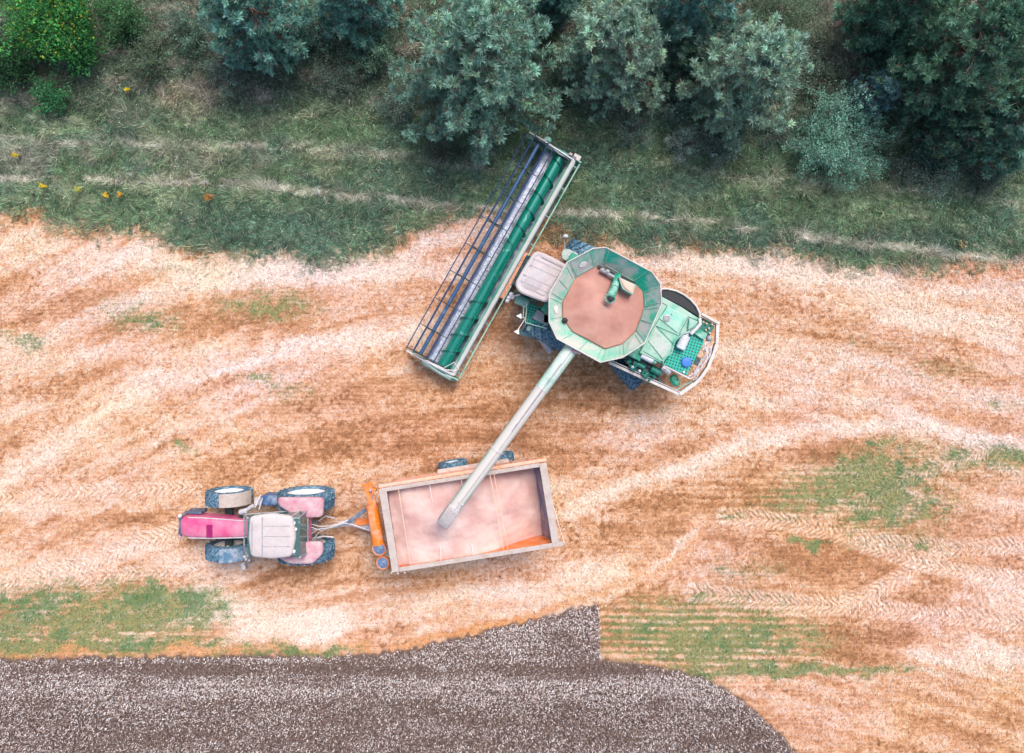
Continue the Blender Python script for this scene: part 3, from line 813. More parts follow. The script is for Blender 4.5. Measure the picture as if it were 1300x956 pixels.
# ------------------------------------------------------------------ WHEELS
def wheel(parent, c, ax, R, W, rimR, mt=None, nl=22, rim_mat=None, lug=.055):
    c = Vector(c); ax = Vector(ax).normalized(); h = W / 2
    prof = [(-h * .72, rimR), (-h * .98, rimR + .12 * (R - rimR)), (-h, rimR + .55 * (R - rimR)), (-h * .92, R - .06), (-h * .7, R - .012), (0, R), (h * .7, R - .012), (h * .92, R - .06),
            (h, rimR + .55 * (R - rimR)), (h * .98, rimR + .12 * (R - rimR)), (h * .72, rimR)]
    m = MB(); m.lathe(prof, c, ax, n=40, closed=True)
    x = ax.orthogonal().normalized(); y = ax.cross(x)
    def cyl(a, t, r): return c + ax * a + (x * math.cos(t) + y * math.sin(t)) * r
    for i in range(nl):
        for sd in (-1, 1):
            t0 = 2 * PI * (i + (.5 if sd > 0 else 0)) / nl; dt = 2 * PI / nl
            w = dt * .32
            a0, a1 = sd * W * .02, sd * h * .97
            t1 = t0 + dt * .85
            lo = [cyl(a0, t0, R - .03), cyl(a0, t0 + w, R - .03), cyl(a1, t1 + w, R - .08), cyl(a1, t1, R - .08)]
            hi = [cyl(a0, t0, R + lug), cyl(a0, t0 + w, R + lug), cyl(a1, t1 + w, R + lug * .6), cyl(a1, t1, R + lug * .6)]
            m.hexa(lo + hi)
    w = m.build('wheel', mt or M_TYRE, parent)
    r = MB(); d = h * .55
    r.lathe([(-d - .05, rimR + .01), (-d - .05, rimR * .93), (-d + .08, rimR * .72), (-d + .06, rimR * .3), (-d - .02, rimR * .22), (d + .02, rimR * .22), (d - .06, rimR * .3),
             (d - .08, rimR * .72), (d + .05, rimR * .93), (d + .05, rimR + .01)], c, ax, n=32, closed=True)
    for sd in (-1, 1):
        for i in range(8):
            t = 2 * PI * i / 8; a = sd * (d - .06)
            r.tube(cyl(a, t, rimR * .36), cyl(a + sd * .05, t, rimR * .36), .025, n=6)
    r.build('rim', rim_mat or M_RIM, w)
    return w


# ------------------------------------------------------------------ TRACTOR
TR = empty('tractor', (-9.9, -7.23, 0))
tag(TR, 'dusty magenta red tractor with pale cab roof hitched to the grain trailer', 'tractor')
YC = -7.23
yv = Vector((0, 1, 0))
for sd in (1, -1):
    wheel(TR, (-8.12, YC + sd * 1.0, 1.06), yv, 1.05, .68, .76)
    wheel(TR, (-11.25, YC + sd * 1.05, .86), yv, .85, .56, .58, nl=18)
m = MB()
m.beam((-12.6, YC, .95), (-8, YC, .95), .55, .5)
m.beam((-11.25, YC - 1, .86), (-11.25, YC + 1, .86), .28, .25); m.tube((-8.12, YC - 1, 1.06), (-8.12, YC + 1, 1.06), .2)
m.beam((-12.2, YC, 1.35), (-10, YC, 1.35), .75, .5)
m.build('chassis', M_DARK, TR, bevel=.03)


def T(px, py, z): return P(px, py, z)


# bonnet: rounded cross-section lofted front to rear
def loft(secs, cap=True):
    m = MB(); n = len(secs[0]); V = [v for s in secs for v in s]; F = []
    for i in range(len(secs) - 1):
        for k in range(n): F.append((i * n + k, i * n + (k + 1) % n, (i + 1) * n + (k + 1) % n, (i + 1) * n + k))
    if cap: F += [tuple(range(n))[::-1], tuple(range((len(secs) - 1) * n, len(secs) * n))]
    return m.add(V, F)


secs = []
for x, hw, zt, zb in ((-12.86, .33, 1.55, 1.0), (-12.72, .39, 1.68, .95), (-12.4, .42, 1.76, .95), (-11.6, .41, 1.86, 1.1), (-10.8, .36, 1.94, 1.25), (-10.05, .33, 2.0, 1.3)):
    s = []
    for (a, b) in ((-1, 0), (-1, .55), (-.97, .80), (-.86, .94), (-.66, 1.0), (0, 1.025), (.66, 1.0), (.86, .94), (.97, .80), (1, .55), (1, 0)):
        s.append(Vector((x, YC + .02 + a * hw, zb + (zt - zb) * b)))
    secs.append(s)
hood = loft(secs).build('bonnet', M_RED, TR)
MB().prism(rounded(atz([T(262.5, 666, 1.85), T(270, 666, 1.86), T(270, 682, 1.86), T(262.5, 682, 1.85)], 1.875), .02), rounded(atz([T(262.5, 666, 1.85), T(270, 666, 1.86), T(270, 682, 1.86), T(262.5, 682, 1.85)], 1.895), .02)).build('vent', M_RED2, hood)
m = MB()
for sd in (-1, 1):
    m.path([(-12.5, YC + .02 + sd * .395, 1.70), (-11.6, YC + .02 + sd * .385, 1.81), (-10.1, YC + .02 + sd * .31, 1.95)], .022)
m.build('trim_strip', M_LGREY, hood)
MB().prism([Vector((-13.05, YC - .42, .75)), Vector((-12.84, YC - .42, .75)), Vector((-12.84, YC + .46, .75)), Vector((-13.05, YC + .46, .75))],
           [Vector((-12.98, YC - .36, 1.5)), Vector((-12.84, YC - .36, 1.56)), Vector((-12.84, YC + .40, 1.56)), Vector((-12.98, YC + .40, 1.5))]).build('grille', M_SLATE, TR, bevel=.03)
for sd in (-1, 1):
    MB().ball((-12.93, YC + .02 + sd * .40, 1.46), .085, sx=.8).build('headlight', M_RIM if sd > 0 else M_REDF, TR)
m = MB()
for i in range(8):
    m.prism([Vector((-12.55 + (i % 2) * .0, YC + .45 + i * .0, .8))] * 0 or [Vector((-12.75, YC + .48, .9)), Vector((-12.1, YC + .46, .9)), Vector((-12.1, YC + .62, .9)), Vector((-12.75, YC + .6, .9))],
            [Vector((-12.7, YC + .48, 1.35)), Vector((-12.15, YC + .46, 1.4)), Vector((-12.15, YC + .56, 1.38)), Vector((-12.7, YC + .56, 1.33))]) if i == 0 else None
m.build('side_grille', M_SLATE, TR, bevel=.02)


def arc_fender(xc, zc, r, y0, y1, t0, t1, mtl, name, th=.035, n=14, lip=0):
    m = MB()
    V = []
    for i in range(n + 1):
        t = t0 + (t1 - t0) * i / n
        for rr in (r, r + th):
            for yy in (y0, y1): V.append(Vector((xc + math.cos(t) * rr, yy, zc + math.sin(t) * rr)))
    F = []
    for i in range(n):
        a = i * 4; b = a + 4
        F += [(a, a + 1, b + 1, b), (a + 2, b + 2, b + 3, a + 3), (a, b, b + 2, a + 2), (a + 1, a + 3, b + 3, b + 1)]
    F += [(0, 2, 3, 1), (n * 4, n * 4 + 1, n * 4 + 3, n * 4 + 2)]
    m.add(V, F)
    return m.build(name, mtl, TR, bevel=.012)


for sd in (1, -1):
    arc_fender(-11.25, .86, .93, YC + sd * .80, YC + sd * 1.33, math.radians(10), math.radians(92), M_TRIM if sd > 0 else mat('blue_dusty_fender', (.08, .18, .28), .6, dust=.42, dust_col=(.5, .5, .52), dust_scale=3), 'front_mudguard')


# rear mudguards: plan outline traced, rounded, domed over the tyre
def rear_guard(outline, name):
    base = rounded(outline, .16, 5)
    m = MB(); c = sum(base, Vector()) / len(base)
    lev = [(0, -.12), (.0, -.02), (.03, .02), (.10, .045), (.3, .06)]
    rings = []
    for d, dz in lev:
        rings.append([Vector((p.x + (c.x - p.x) * d, p.y + (c.y - p.y) * d, 2.27 + dz - .12 * ((p.x + 8.25) / .9) ** 2 * (1 - d))) for p in base])
    n = len(base); V = [v for r in rings for v in r]; F = []
    for i in range(len(rings) - 1):
        for k in range(n): F.append((i * n + k, i * n + (k + 1) % n, (i + 1) * n + (k + 1) % n, (i + 1) * n + k))
    F.append(tuple(range((len(rings) - 1) * n, len(rings) * n)))
    m.add(V, F)
    o = m.build(name, M_REDF, TR); s = o.modifiers.new('solid', 'SOLIDIFY'); s.thickness = .03; s.offset = -1
    return o


rear_guard([T(351.5, 632, 2.30), T(352, 642, 2.30), T(378, 658, 2.30), T(408, 658, 2.30), T(409.5, 634, 2.30), T(400, 632, 2.30)], 'rear_mudguard')
rear_guard([T(384, 688, 2.30), T(352, 709, 2.30), T(366, 716, 2.30), T(396, 717, 2.30), T(408.5, 705, 2.30), T(408, 689, 2.30)], 'rear_mudguard')
m = MB(); m.prism(atz([T(382, 655, 2.1), T(390, 655, 2.1), T(390, 692, 2.1), T(382, 692, 2.1)], 1.45), atz([T(382, 655, 2.1), T(388.5, 655, 2.1), T(388.5, 692, 2.1), T(382, 692, 2.1)], 2.30))
m.build('rear_crossmember', M_RED, TR, bevel=.03)

# cab
cab = MB()
lo = [Vector((-10.15, YC - .52, 1.5)), Vector((-7.95, YC - .60, 1.5)), Vector((-7.95, YC + .60, 1.5)), Vector((-10.15, YC + .52, 1.5))]
mi = [Vector((-10.2, YC - .62, 2.1)), Vector((-7.78, YC - .80, 2.1)), Vector((-7.78, YC + .80, 2.1)), Vector((-10.2, YC + .62, 2.1))]
hi = [Vector((-9.75, YC - .70, 2.98)), Vector((-7.82, YC - .74, 2.98)), Vector((-7.82, YC + .74, 2.98)), Vector((-9.75, YC + .70, 2.98))]
cab.prism(lo, mi); cab.build('cab_base', M_DARK, TR, bevel=.03)
cg = MB().prism([v + Vector((0, 0, .003)) for v in mi], hi).build('cab_glass', M_GLASS, TR, bevel=.04)
m = MB()
for a, b in zip(mi, hi): m.path([a, a.lerp(b, .5) + (a - Vector((-9, YC, a.z))).normalized() * .01, b], .035)
for i in range(4): m.path([mi[i], mi[(i + 1) % 4]], .03)
m.path([mi[0].lerp(mi[1], .45), hi[0].lerp(hi[1], .45)], .03); m.path([mi[3].lerp(mi[2], .45), hi[3].lerp(hi[2], .45)], .03)
m.build('cab_frame', M_GREY, TR)
rp = [T(316.5, 656, 3.15), T(315, 684, 3.15), T(318, 707, 3.15), T(345, 710, 3.15), T(370, 707, 3.15), T(375, 682, 3.15), T(371, 656, 3.15), T(345, 652, 3.15)]
rp = rounded(rp, .16, 5)
m = MB()
rings = [atz(rp, 3.0), atz(rp, 3.10), atz(inset(rp, .03), 3.14), atz(inset(rp, .10), 3.165), atz(inset(rp, .35), 3.19)]
V = [v for r in rings for v in r]; F = []; n = len(rp)
for i in range(4):
    for k in range(n): F.append((i * n + k, i * n + (k + 1) % n, (i + 1) * n + (k + 1) % n, (i + 1) * n + k))
F += [tuple(range(n))[::-1], tuple(range(4 * n, 5 * n))]
roof = m.add(V, F).build('cab_roof', M_PINKROOF, TR)
m = MB(); m.beam(T(333, 657, 3.19), T(333, 705, 3.19), .03, .02); m.beam(T(320, 663, 3.172), T(320, 700, 3.172), .035, .02)
for yy in (668, 681, 694): m.beam(T(334, yy, 3.195), T(368, yy, 3.195), .014, .01)
m.build('roof_seam', M_GREY, roof)
# rear roof lamps, window gear
for (px, py) in ((373, 664), (375, 672), (373, 700)): MB().ball(T(px, py, 3.0), .07).build('work_lamp', M_RIM, TR)
MB().tube(T(379, 674, 2.7), T(379, 686, 2.7), .09).build('rear_lamp', mat('teal_lamp', (.0, .2, .25), .2), TR)
m = MB(); m.path([T(371, 655, 3.0), T(381, 649, 2.6), T(384, 655, 2.3), T(384, 700, 2.3), T(373, 703, 3.0)], .035); m.build('rear_frame', M_GREY, TR)
# fuel tank, steps, exhaust, mirrors
MB().prism(rounded(atz([T(331, 629, 1.3), T(352, 629, 1.3), T(352, 642, 1.3), T(331, 642, 1.3)], .6), .1), rounded(atz([T(331, 629, 1.3), T(352, 629, 1.3), T(352, 642, 1.3), T(331, 642, 1.3)], 1.3), .1)).build('fuel_tank', mat('blue_tank', (.03, .10, .24), .4, dust=.4, dust_col=(.35, .4, .48)), TR, bevel=.03)
for i, z in enumerate((.5, .85, 1.2)): MB().beam(T(323, 634 + i * 2, z), T(331, 634 + i * 2, z), .2, .03).build('step', M_LGREY, TR)
m = MB()
m.beam(T(324, 645, 1.7), T(331, 628, 1.2), .04, .04); m.beam(T(329, 647, 1.8), T(334, 630, 1.2), .04, .04)
m.build('step_rail', M_LGREY, TR)
m = MB(); m.tube(T(306, 650, 2.0), T(312, 648.5, 2.1), .1); m.ball(T(306, 650, 2.0), .1); m.tube(T(311, 649, 2.05), T(321, 642, 2.2), .075); m.build('exhaust', M_LGREY, TR)
for pts in ([T(318, 706, 2.9), T(312, 713, 2.4)], [T(318, 658, 2.9), T(312, 661, 2.4)]):
    pass
m = MB(); m.path([T(316, 706, 2.9), T(313, 711, 2.6), T(310, 717, 2.3)], .02); m.build('mirror_arm', M_GREY, TR)
MB().prism(atz([T(304, 716, 2.3), T(310, 715, 2.3), T(312, 724, 2.3), T(307, 725, 2.3)], 2.05), atz([T(304, 716, 2.3), T(310, 715, 2.3), T(312, 724, 2.3), T(307, 725, 2.3)], 2.3)).build('side_mirror', M_GREY, TR, bevel=.03)
for px, py, z in ((313, 710, 2.3), (311, 707, 2.1), (316, 711, 2.2)): MB().ball(T(px, py, z), .07).build('indicator', M_LGREY, TR)
# linkage
m = MB()
m.beam(T(390, 660, .9), T(402, 664, .8), .1, .1); m.beam(T(390, 688, .9), T(408, 682, .8), .1, .1); m.beam(T(395, 673, 1.2), T(440, 667, .7), .07, .07)
m.beam(T(392, 657, .8), T(392, 691, .8), .28, .3); m.beam(T(400, 660, .8), T(400, 668, .8), .12, .2); m.beam(T(396, 684, .9), T(412, 680, .7), .09, .09)
m.build('rear_linkage', M_GREY, TR, bevel=.01)
m = MB()
m.path([T(391, 664, 1.4), T(404, 668, 1.5), T(420, 668, 1.3), T(437, 663, 1.2)], .02); m.path([T(391, 680, 1.4), T(404, 672, 1.6), T(420, 670, 1.4), T(437, 664, 1.2)], .018)
m.path([T(392, 668, 1.5), T(408, 674, 1.4), T(425, 668, 1.3), T(437, 664, 1.2)], .018); m.path([T(404, 662, 1.0), T(413, 655, 1.0), T(425, 658, 1.1)], .03)
m.path([T(400, 683, 1.0), T(412, 681, 1.1), T(424, 682, 1.0)], .03); m.path([T(396, 686, 1.2), T(405, 676, 1.3), T(415, 671, 1.2)], .016)
m.build('hydraulic_hoses', M_LGREY, TR)

# ------------------------------------------------------------------ TRAILER
th = math.radians(9.07); tu = Vector((math.cos(th), math.sin(th), 0)); tv = Vector((-math.sin(th), math.cos(th), 0)); T0 = P(595.75, 657.25, 3.0); T0.z = 0


def tf(u, v, z): return T0 + tu * u + tv * v + Vector((0, 0, z))


TL = empty('grain_trailer', T0)
tag(TL, 'long orange grain trailer with grey top rim being filled under the unloading auger', 'trailer')
LH, WH = 3.13, 1.56
for u in (-.95, 1.05):
    pass
for v in (-1.30, 1.60):
    for u in (-.55, 1.35):
        wheel(TL, tf(u, v, .58), tv, .57, .42, .3, mt=M_TYRE, nl=20, lug=.015, rim_mat=M_LGREY)
m = MB(); m.beam(tf(-3.0, -.45, .95), tf(3.0, -.45, .95), .12, .22); m.beam(tf(-3.0, .45, .95), tf(3.0, .45, .95), .12, .22)
for u in (-.55, 1.2): m.beam(tf(u, -1.3, .58), tf(u, 1.3, .58), .14, .14)
for u in (-2.6, -1.5, 0, .4, 2.0, 2.8): m.beam(tf(u, -.7, 1.0), tf(u, .7, 1.0), .1, .1)
m.build('chassis', M_ORANGE, TL, bevel=.01)
# walls: top outline (rim) and narrower bottom
zt, zb = 2.93, 1.15
def ring(ul, ur, w, z): return [tf(-ul, -w, z), tf(ur, -w, z), tf(ur, w, z), tf(-ul, w, z)]
Ot, Ob = ring(LH - .03, LH - .03, WH - .02, zt), ring(2.75, 2.5, 1.52, zb)
It, Ib = ring(LH - .09, LH - .09, WH - .08, zt), ring(2.70, 2.43, 1.46, zb)
for a, b in ((0, 1), (2, 3)): MB().hexa([Ob[a], Ob[b], Ib[b], Ib[a], Ot[a], Ot[b], It[b], It[a]]).build('side_wall', M_PEACH, TL, bevel=.008)
for a, b in ((1, 2), (3, 0)): MB().hexa([Ob[a], Ob[b], Ib[b], Ib[a], Ot[a], Ot[b], It[b], It[a]]).build('end_wall', mat('shadow_blue_end_wall', (.12, .16, .25), .5, dust=.45, dust_col=(.45, .34, .33), dust_scale=2), TL, bevel=.008)  # slate blue paints the shadow inside the trailer ends into their colour
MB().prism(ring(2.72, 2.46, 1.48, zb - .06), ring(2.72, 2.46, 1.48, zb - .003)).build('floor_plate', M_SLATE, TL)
# inner liner showing orange on the near side wall
m = MB()
ia, ib = ring(3.0, 3.02, WH - .085, 2.9), ring(2.68, 2.42, 1.45, zb)
m.hexa([ib[0], ib[1], ib[1] + tv * .012, ib[0] + tv * .012, ia[0], ia[1], ia[1] + tv * .012, ia[0] + tv * .012])
m.build('inner_side_panel', M_ORANGE, TL)
m = MB()
for i in range(9):
    u = -2.7 + i * .67
    for sd in (-1, 1): MB().beam(tf(u * .9, sd * 1.53, 1.2), tf(u, sd * (WH + .005), 2.9), .07, .05).build('wall_rib', M_PEACH, TL)
# flat rims
def bar(u0, u1, v0, v1, z0, z1): return [tf(u0, v0, z0), tf(u1, v0, z0), tf(u1, v1, z0), tf(u0, v1, z0), tf(u0, v0, z1), tf(u1, v0, z1), tf(u1, v1, z1), tf(u0, v1, z1)]
for a in ((-LH, -LH + .27, -WH + .003, WH - .003), (LH - .27, LH, -WH + .003, WH - .003)):
    MB().hexa(bar(*a, 2.93, 3.0)).build('end_rim', M_TRIM, TL, bevel=.012)
MB().hexa(bar(-LH + .275, LH + .15, -WH - .02, -WH + .15, 2.93, 2.99)).build('side_rim', M_TRIM, TL, bevel=.012)
MB().hexa(bar(-LH + .1, LH - .273, WH - .13, WH + .02, 2.93, 2.985)).build('side_rim', M_TRIM, TL, bevel=.012)
MB().hexa(bar(-LH - .02, LH + .02, WH + .021, WH + .14, 2.80, 2.86)).build('side_rail', M_PEACH, TL, bevel=.012)
MB().prism([tf(-1.15, WH - .12, 1.25), tf(1.75, WH - .12, 1.25), tf(1.7, WH + .10, 1.22), tf(-1.1, WH + .10, 1.22)], [tf(-1.15, WH - .12, 1.29), tf(1.75, WH - .12, 1.29), tf(1.7, WH + .10, 1.26), tf(-1.1, WH + .10, 1.26)]).build('mudguard', M_TRIM, TL, bevel=.01)
m = MB(); m.tube(P(506, 622, 3.0), P(521, 717, 3.0), .013, n=6); m.build('cross_strap', M_ROPE, TL)
m = MB(); m.tube(P(622, 602, 3.0), P(639, 697, 3.0), .014, n=6); m.build('cross_strap', M_ROPE, TL)
m = MB(); m.tube(P(627, 601, 3.0), P(645, 697, 3.0), .011, n=6); m.build('cross_strap', M_ROPE, TL)
for (a, b) in (((545, 613), (549, 637)), ((585, 606), (588, 622)), ((560, 713), (559, 694)), ((601, 705), (599, 690))):
    MB().tube(P(a[0], a[1], 2.97), P(b[0], b[1], 2.86), .011, n=6).build('loose_strap', M_ROPE2, TL)
m = MB(); m.path([P(699, 630, 2.9), P(708, 662, 2.8), P(717, 691, 2.7)], .012, n=6); m.build('tailgate_cable', M_ROPE2, TL)
for px, py in ((497, 727), (505, 728), (514, 727), (717, 688), (715, 692)): MB().tube(P(px, py, 2.9), P(px, py, 3.04), .03, n=8).build('latch', M_GREY, TL)
# orange unloading tube across the front and its round lamps
m = MB(); m.tube(P(472, 641, 2.1), P(481, 692, 2.25), .23, n=24); m.build('front_auger_tube', M_ORANGE, TL, bevel=.01)
for px, py, r in ((481.5, 696.5, .27), (486, 714.5, .25)):
    c = P(px, py, 2.35); nx_ = Vector((-.15, -.1, 1)).normalized()
    lp = MB().lathe([(-.22, r * .6), (-.1, r * .95), (0, r), (.02, r), (.02, r * .9), (0, r * .86)], c, nx_, n=28).build('tube_cap', M_ORANGE, TL)
    MB().lathe([(-.06, r * .5), (0.008, r * .84), (.012, r * .84), (.025, r * .3), (.05, r * .14)], c, nx_, n=28).build('glass_dish', M_CHROME, lp)
m = MB(); m.beam(P(467, 618, 2.2), P(474, 642, 2.2), .3, .12); m.beam(P(459, 617, 2.2), P(477, 613, 2.2), .1, .08); m.beam(P(466, 620, 2.1), P(478, 622, 2.1), .12, .3)
m.build('front_bracket', M_ORANGE, TL, bevel=.02)
m = MB(); m.ball(P(470.5, 623, 2.35), .07); m.tube(P(473, 628, 2.35), P(473, 634, 2.35), .02); m.build('bracket_fitting', M_GREY, TL)
m = MB(); m.beam(P(430, 665, .75), P(455, 664, .85), .22, .12); m.beam(P(420, 667, .72), P(438, 665, .74), .1, .08); m.beam(P(450, 664, .85), P(480, 672, .95), .3, .14)
m.build('drawbar', M_LGREY, TL, bevel=.02)
m = MB(); m.beam(P(451, 663, .97), P(478, 661, 1.1), .26, .12); m.build('drawbar_cover', M_ORANGE, TL, bevel=.02)
m = MB(); m.tube(P(440, 664, 1.0), P(470, 643, 1.9), .07); m.build('support_leg', mat('blue_pipe', (.16, .24, .36), .4, dust=.45, dust_col=(.45, .45, .48), dust_scale=4), TL)
m = MB(); m.path([P(430, 664, 1.15), P(445, 660, 1.1), P(462, 648, 1.5), P(470, 640, 2.0)], .035); m.path([P(432, 663, 1.2), P(447, 666, 1.0), P(470, 674, 1.2)], .03)
m.build('supply_hoses', M_LGREY, TL)


# grain surface in the trailer
def grain_sheet(name, outline_uv, f, mapf, zf, material, label, nu=90, nv=50, skirt=.25):
    pass


nu, nv = 110, 56
U = np.linspace(-1, 1, nu); Vv = np.linspace(-1, 1, nv)
gu, gv = np.meshgrid(U, Vv); gu = gu.ravel(); gv = gv.ravel()
z = 2.60 - .75 * sst(.10, 1.05, gu) - .10 * sst(.3, 1, gv) + .12 * sst(-.5, -1, gv) * sst(.3, 0, gu) - .12 * sst(-.75, -1, gu) - .30 * sst(0, -1, gv) * sst(.0, .9, gu)
spx = P(562, 668, 3.0); dsp = (Vector((spx.x, spx.y, 0)) - T0); su, sv = dsp.dot(tu) / 2.95, dsp.dot(tv) / 1.45
dd = np.hypot((gu - su) * 2.95, (gv - sv) * 1.45)
z += .34 * np.exp(-(dd / .62) ** 1.3) - .16 * np.exp(-(dd / .17) ** 2)
z += (fbm(gu * 4 + 9, gv * 3 + 9, 171, 4) - .5) * .16
z += (fbm(gu * 14 + 9, gv * 8 + 9, 175, 3) - .5) * .03
tz = (z - zb) / (zt - zb)
uL = -(2.70 + (LH - .09 - 2.70) * tz) + .0; uR = 2.43 + (LH - .09 - 2.43) * tz; w_ = 1.45 + (WH - .09 - 1.45) * tz
uu = (uL + uR) / 2 + gu * (uR - uL) / 2; vv = gv * w_
W3 = np.stack([T0.x + tu.x * uu + tv.x * vv, T0.y + tu.y * uu + tv.y * vv, z], 1)
ii = (np.arange(nv - 1)[:, None] * nu + np.arange(nu - 1)[None, :]).ravel()
Fg = np.stack([ii, ii + 1, ii + nu + 1, ii + nu], 1)
o = big_mesh('grain_heap', W3, Fg, None, M_GRAIN_T, smooth=True)
tag(o, 'pale pink wheat grain heaped inside the open trailer', 'grain', kind='stuff')
s = o.modifiers.new('solid', 'SOLIDIFY'); s.thickness = .08; s.offset = -1

# ------------------------------------------------------------------ COMBINE HARVESTER
ca_ = math.radians(-27.8); cu = Vector((math.cos(ca_), math.sin(ca_), 0)); cv = Vector((-math.sin(ca_), math.cos(ca_), 0))
C0 = P(768, 387, 3.95); C0.z = 0
CB = empty('combine_harvester', C0)
tag(CB, 'green combine harvester with full octagonal grain tank, wide header and long unloading auger', 'combine harvester')


def cf(u, v, z): return C0 + cu * u + cv * v + Vector((0, 0, z))


def cbox(u0, u1, v0, v1, z0, z1): return [cf(u0, v0, z0), cf(u1, v0, z0), cf(u1, v1, z0), cf(u0, v1, z0), cf(u0, v0, z1), cf(u1, v0, z1), cf(u1, v1, z1), cf(u0, v1, z1)]


for v in (-1.78, 1.62):
    wheel(CB, cf(-1.15, v, .98), cv, .96, .76, .48, mt=M_TYRE, nl=18, lug=.07)
rot = Matrix.Rotation(math.radians(-23), 3, 'Z')
for v in (-1.66, 1.35):
    wheel(CB, cf(2.25, v, .74), rot @ cv, .73, .58, .36, mt=M_TYRE, nl=16, lug=.06)
m = MB()
m.hexa(cbox(-1.9, 2.2, -1.15, 1.25, .9, 3.0)); m.hexa(cbox(-2.6, -1.9, -.6, .6, .8, 2.0)); m.beam(cf(-1.15, -1.6, .98), cf(-1.15, 1.6, .98), .3, .3); m.beam(cf(2.35, -1.4, .66), cf(2.35, 1.4, .66), .22, .22)
m.build('chassis', M_GREEN, CB, bevel=.03)
m = MB(); m.hexa(cbox(2.2, 3.5, -.75, 1.2, 1.3, 2.72)); m.build('straw_walker_housing', M_DGREEN, CB, bevel=.05)
m = MB(); m.hexa([cf(-3.4, -.7, .45), cf(-2.3, -.7, .9), cf(-2.3, .6, .9), cf(-3.4, .6, .45), cf(-3.4, -.7, 1.15), cf(-2.3, -.7, 1.9), cf(-2.3, .6, 1.9), cf(-3.4, .6, 1.15)]); m.build('feeder_house', M_DARK, CB, bevel=.03)

# cab
roofo = [P(680, 316.5, 3.7), P(667, 336, 3.7), P(653, 360, 3.7), P(659, 371, 3.7), P(677, 378, 3.7), P(696, 385, 3.7), P(724, 338, 3.7), P(700, 325, 3.7)]
roofo = rounded(roofo, .22, 5)
m = MB(); n = len(roofo)
rings = [atz(inset(roofo, .08), 3.38), atz(roofo, 3.46), atz(roofo, 3.54), atz(inset(roofo, .05), 3.585), atz(inset(roofo, .13), 3.59), atz(inset(roofo, .16), 3.57), atz(inset(roofo, .22), 3.57), atz(inset(roofo, .26), 3.60)]
V = [v for r in rings for v in r]; F = []
for i in range(len(rings) - 1):
    for k in range(n): F.append((i * n + k, i * n + (k + 1) % n, (i + 1) * n + (k + 1) % n, (i + 1) * n + k))
F += [tuple(range(n))[::-1], tuple(range((len(rings) - 1) * n, len(rings) * n))]
roof = m.add(V, F).build('cab_roof', M_CABROOF, CB)
m = MB()
for a, b in (((678, 328), (712, 344)), ((673, 336), (708, 352)), ((664, 348), (701, 364)), ((662, 356), (697, 372)), ((688, 326), (714, 339))):
    m.beam(P(a[0], a[1], 3.603), P(b[0], b[1], 3.603), .03, .022)
m.build('roof_rib', mat('roof_groove', (.42, .38, .40), .7), roof)
cl = [cf(-3.12, -.98, 1.7), cf(-2.2, -.98, 1.7), cf(-2.2, .70, 1.7), cf(-3.12, .70, 1.7)]
chh = [cf(-3.0, -.90, 3.38), cf(-2.25, -.90, 3.38), cf(-2.25, .62, 3.38), cf(-3.0, .62, 3.38)]
MB().prism(cl, chh).build('cab_glass', M_GLASS, CB, bevel=.05)
m = MB(); m.hexa(cbox(-3.1, -2.2, -1.0, .72, 1.45, 1.697)); m.build('cab_floor', M_DGREEN, CB, bevel=.02)
[MB().path([a, b], .04).build('cab_post', M_DGREEN, CB) for a, b in zip(cl, chh)]
# platform with railings left of cab, lamp clusters
pl = [P(671, 383, 2.0), P(694, 393, 2.0), P(698, 412, 2.0), P(668, 410, 2.0)]
m = MB(); m.prism(atz(pl, 1.80), atz(pl, 1.86)); m.build('access_platform', M_PLATE, CB, bevel=.01)
m = MB(); m.prism(atz([P(690, 390, 2.1), P(699, 394, 2.1), P(699, 412, 2.1), P(689, 410, 2.1)], 1.3), atz([P(690, 390, 2.1), P(699, 394, 2.1), P(699, 412, 2.1), P(689, 410, 2.1)], 2.1)); m.build('side_box', M_GREEN, CB, bevel=.04)
m = MB(); m.tube(P(655, 378.5, 2.3), P(671, 385.5, 2.3), .20, n=20); m.build('filter_housing', M_GREEN_D, CB, bevel=.03)
m = MB()
for a in (([669, 383], [667, 410]), ([665, 388], [664, 404])): m.path([P(*a[0], 2.75), P(*a[1], 2.75)], .018)
m.path([P(670, 411, 1.86), P(668, 410, 2.75), P(694, 417, 2.75), P(696, 412, 1.9)], .018)
m.path([P(664, 404, 2.75), P(666, 407, 1.9)], .018); m.path([P(664, 388, 2.75), P(668, 386, 1.9)], .018)
m.path([P(673, 424, .9), P(692, 412, 2.6)], .02)
m.build('handrail', M_GREEN_D, CB)
m = MB()
for i, z in enumerate((.5, .85, 1.2, 1.55)): m.beam(P(660 + i * 3, 422 - i * 2, z), P(676 + i * 2, 426 - i * 2, z), .2, .03)
m.beam(P(659, 424, .4), P(668, 411, 1.8), .04, .04); m.beam(P(678, 428, .4), P(684, 413, 1.8), .04, .04)
m.build('access_ladder', M_GREEN_D, CB)
m = MB()
for px, py, r in ((649, 374, .10), (646, 378, .09), (644, 382, .08), (651, 378, .07)): m.ball(P(px, py, 2.7), r)
m.path([P(644, 383, 2.6), P(652, 376, 2.7), P(660, 374, 3.2)], .03)
m.build('lamp_cluster', M_LGREY, CB)
for px, py in ((659, 401), (656, 421)):
    m = MB(); m.prism([P(px - 4, py, 2.6), P(px + 3, py - 3, 2.6), P(px + 3, py + 4, 2.6)], [P(px - 4, py, 2.75), P(px + 3, py - 3, 2.75), P(px + 3, py + 4, 2.75)]); m.path([P(px, py, 2.6), P(667, 404, 2.6)], .015); m.build('mirror', M_RIM, CB, bevel=.02)
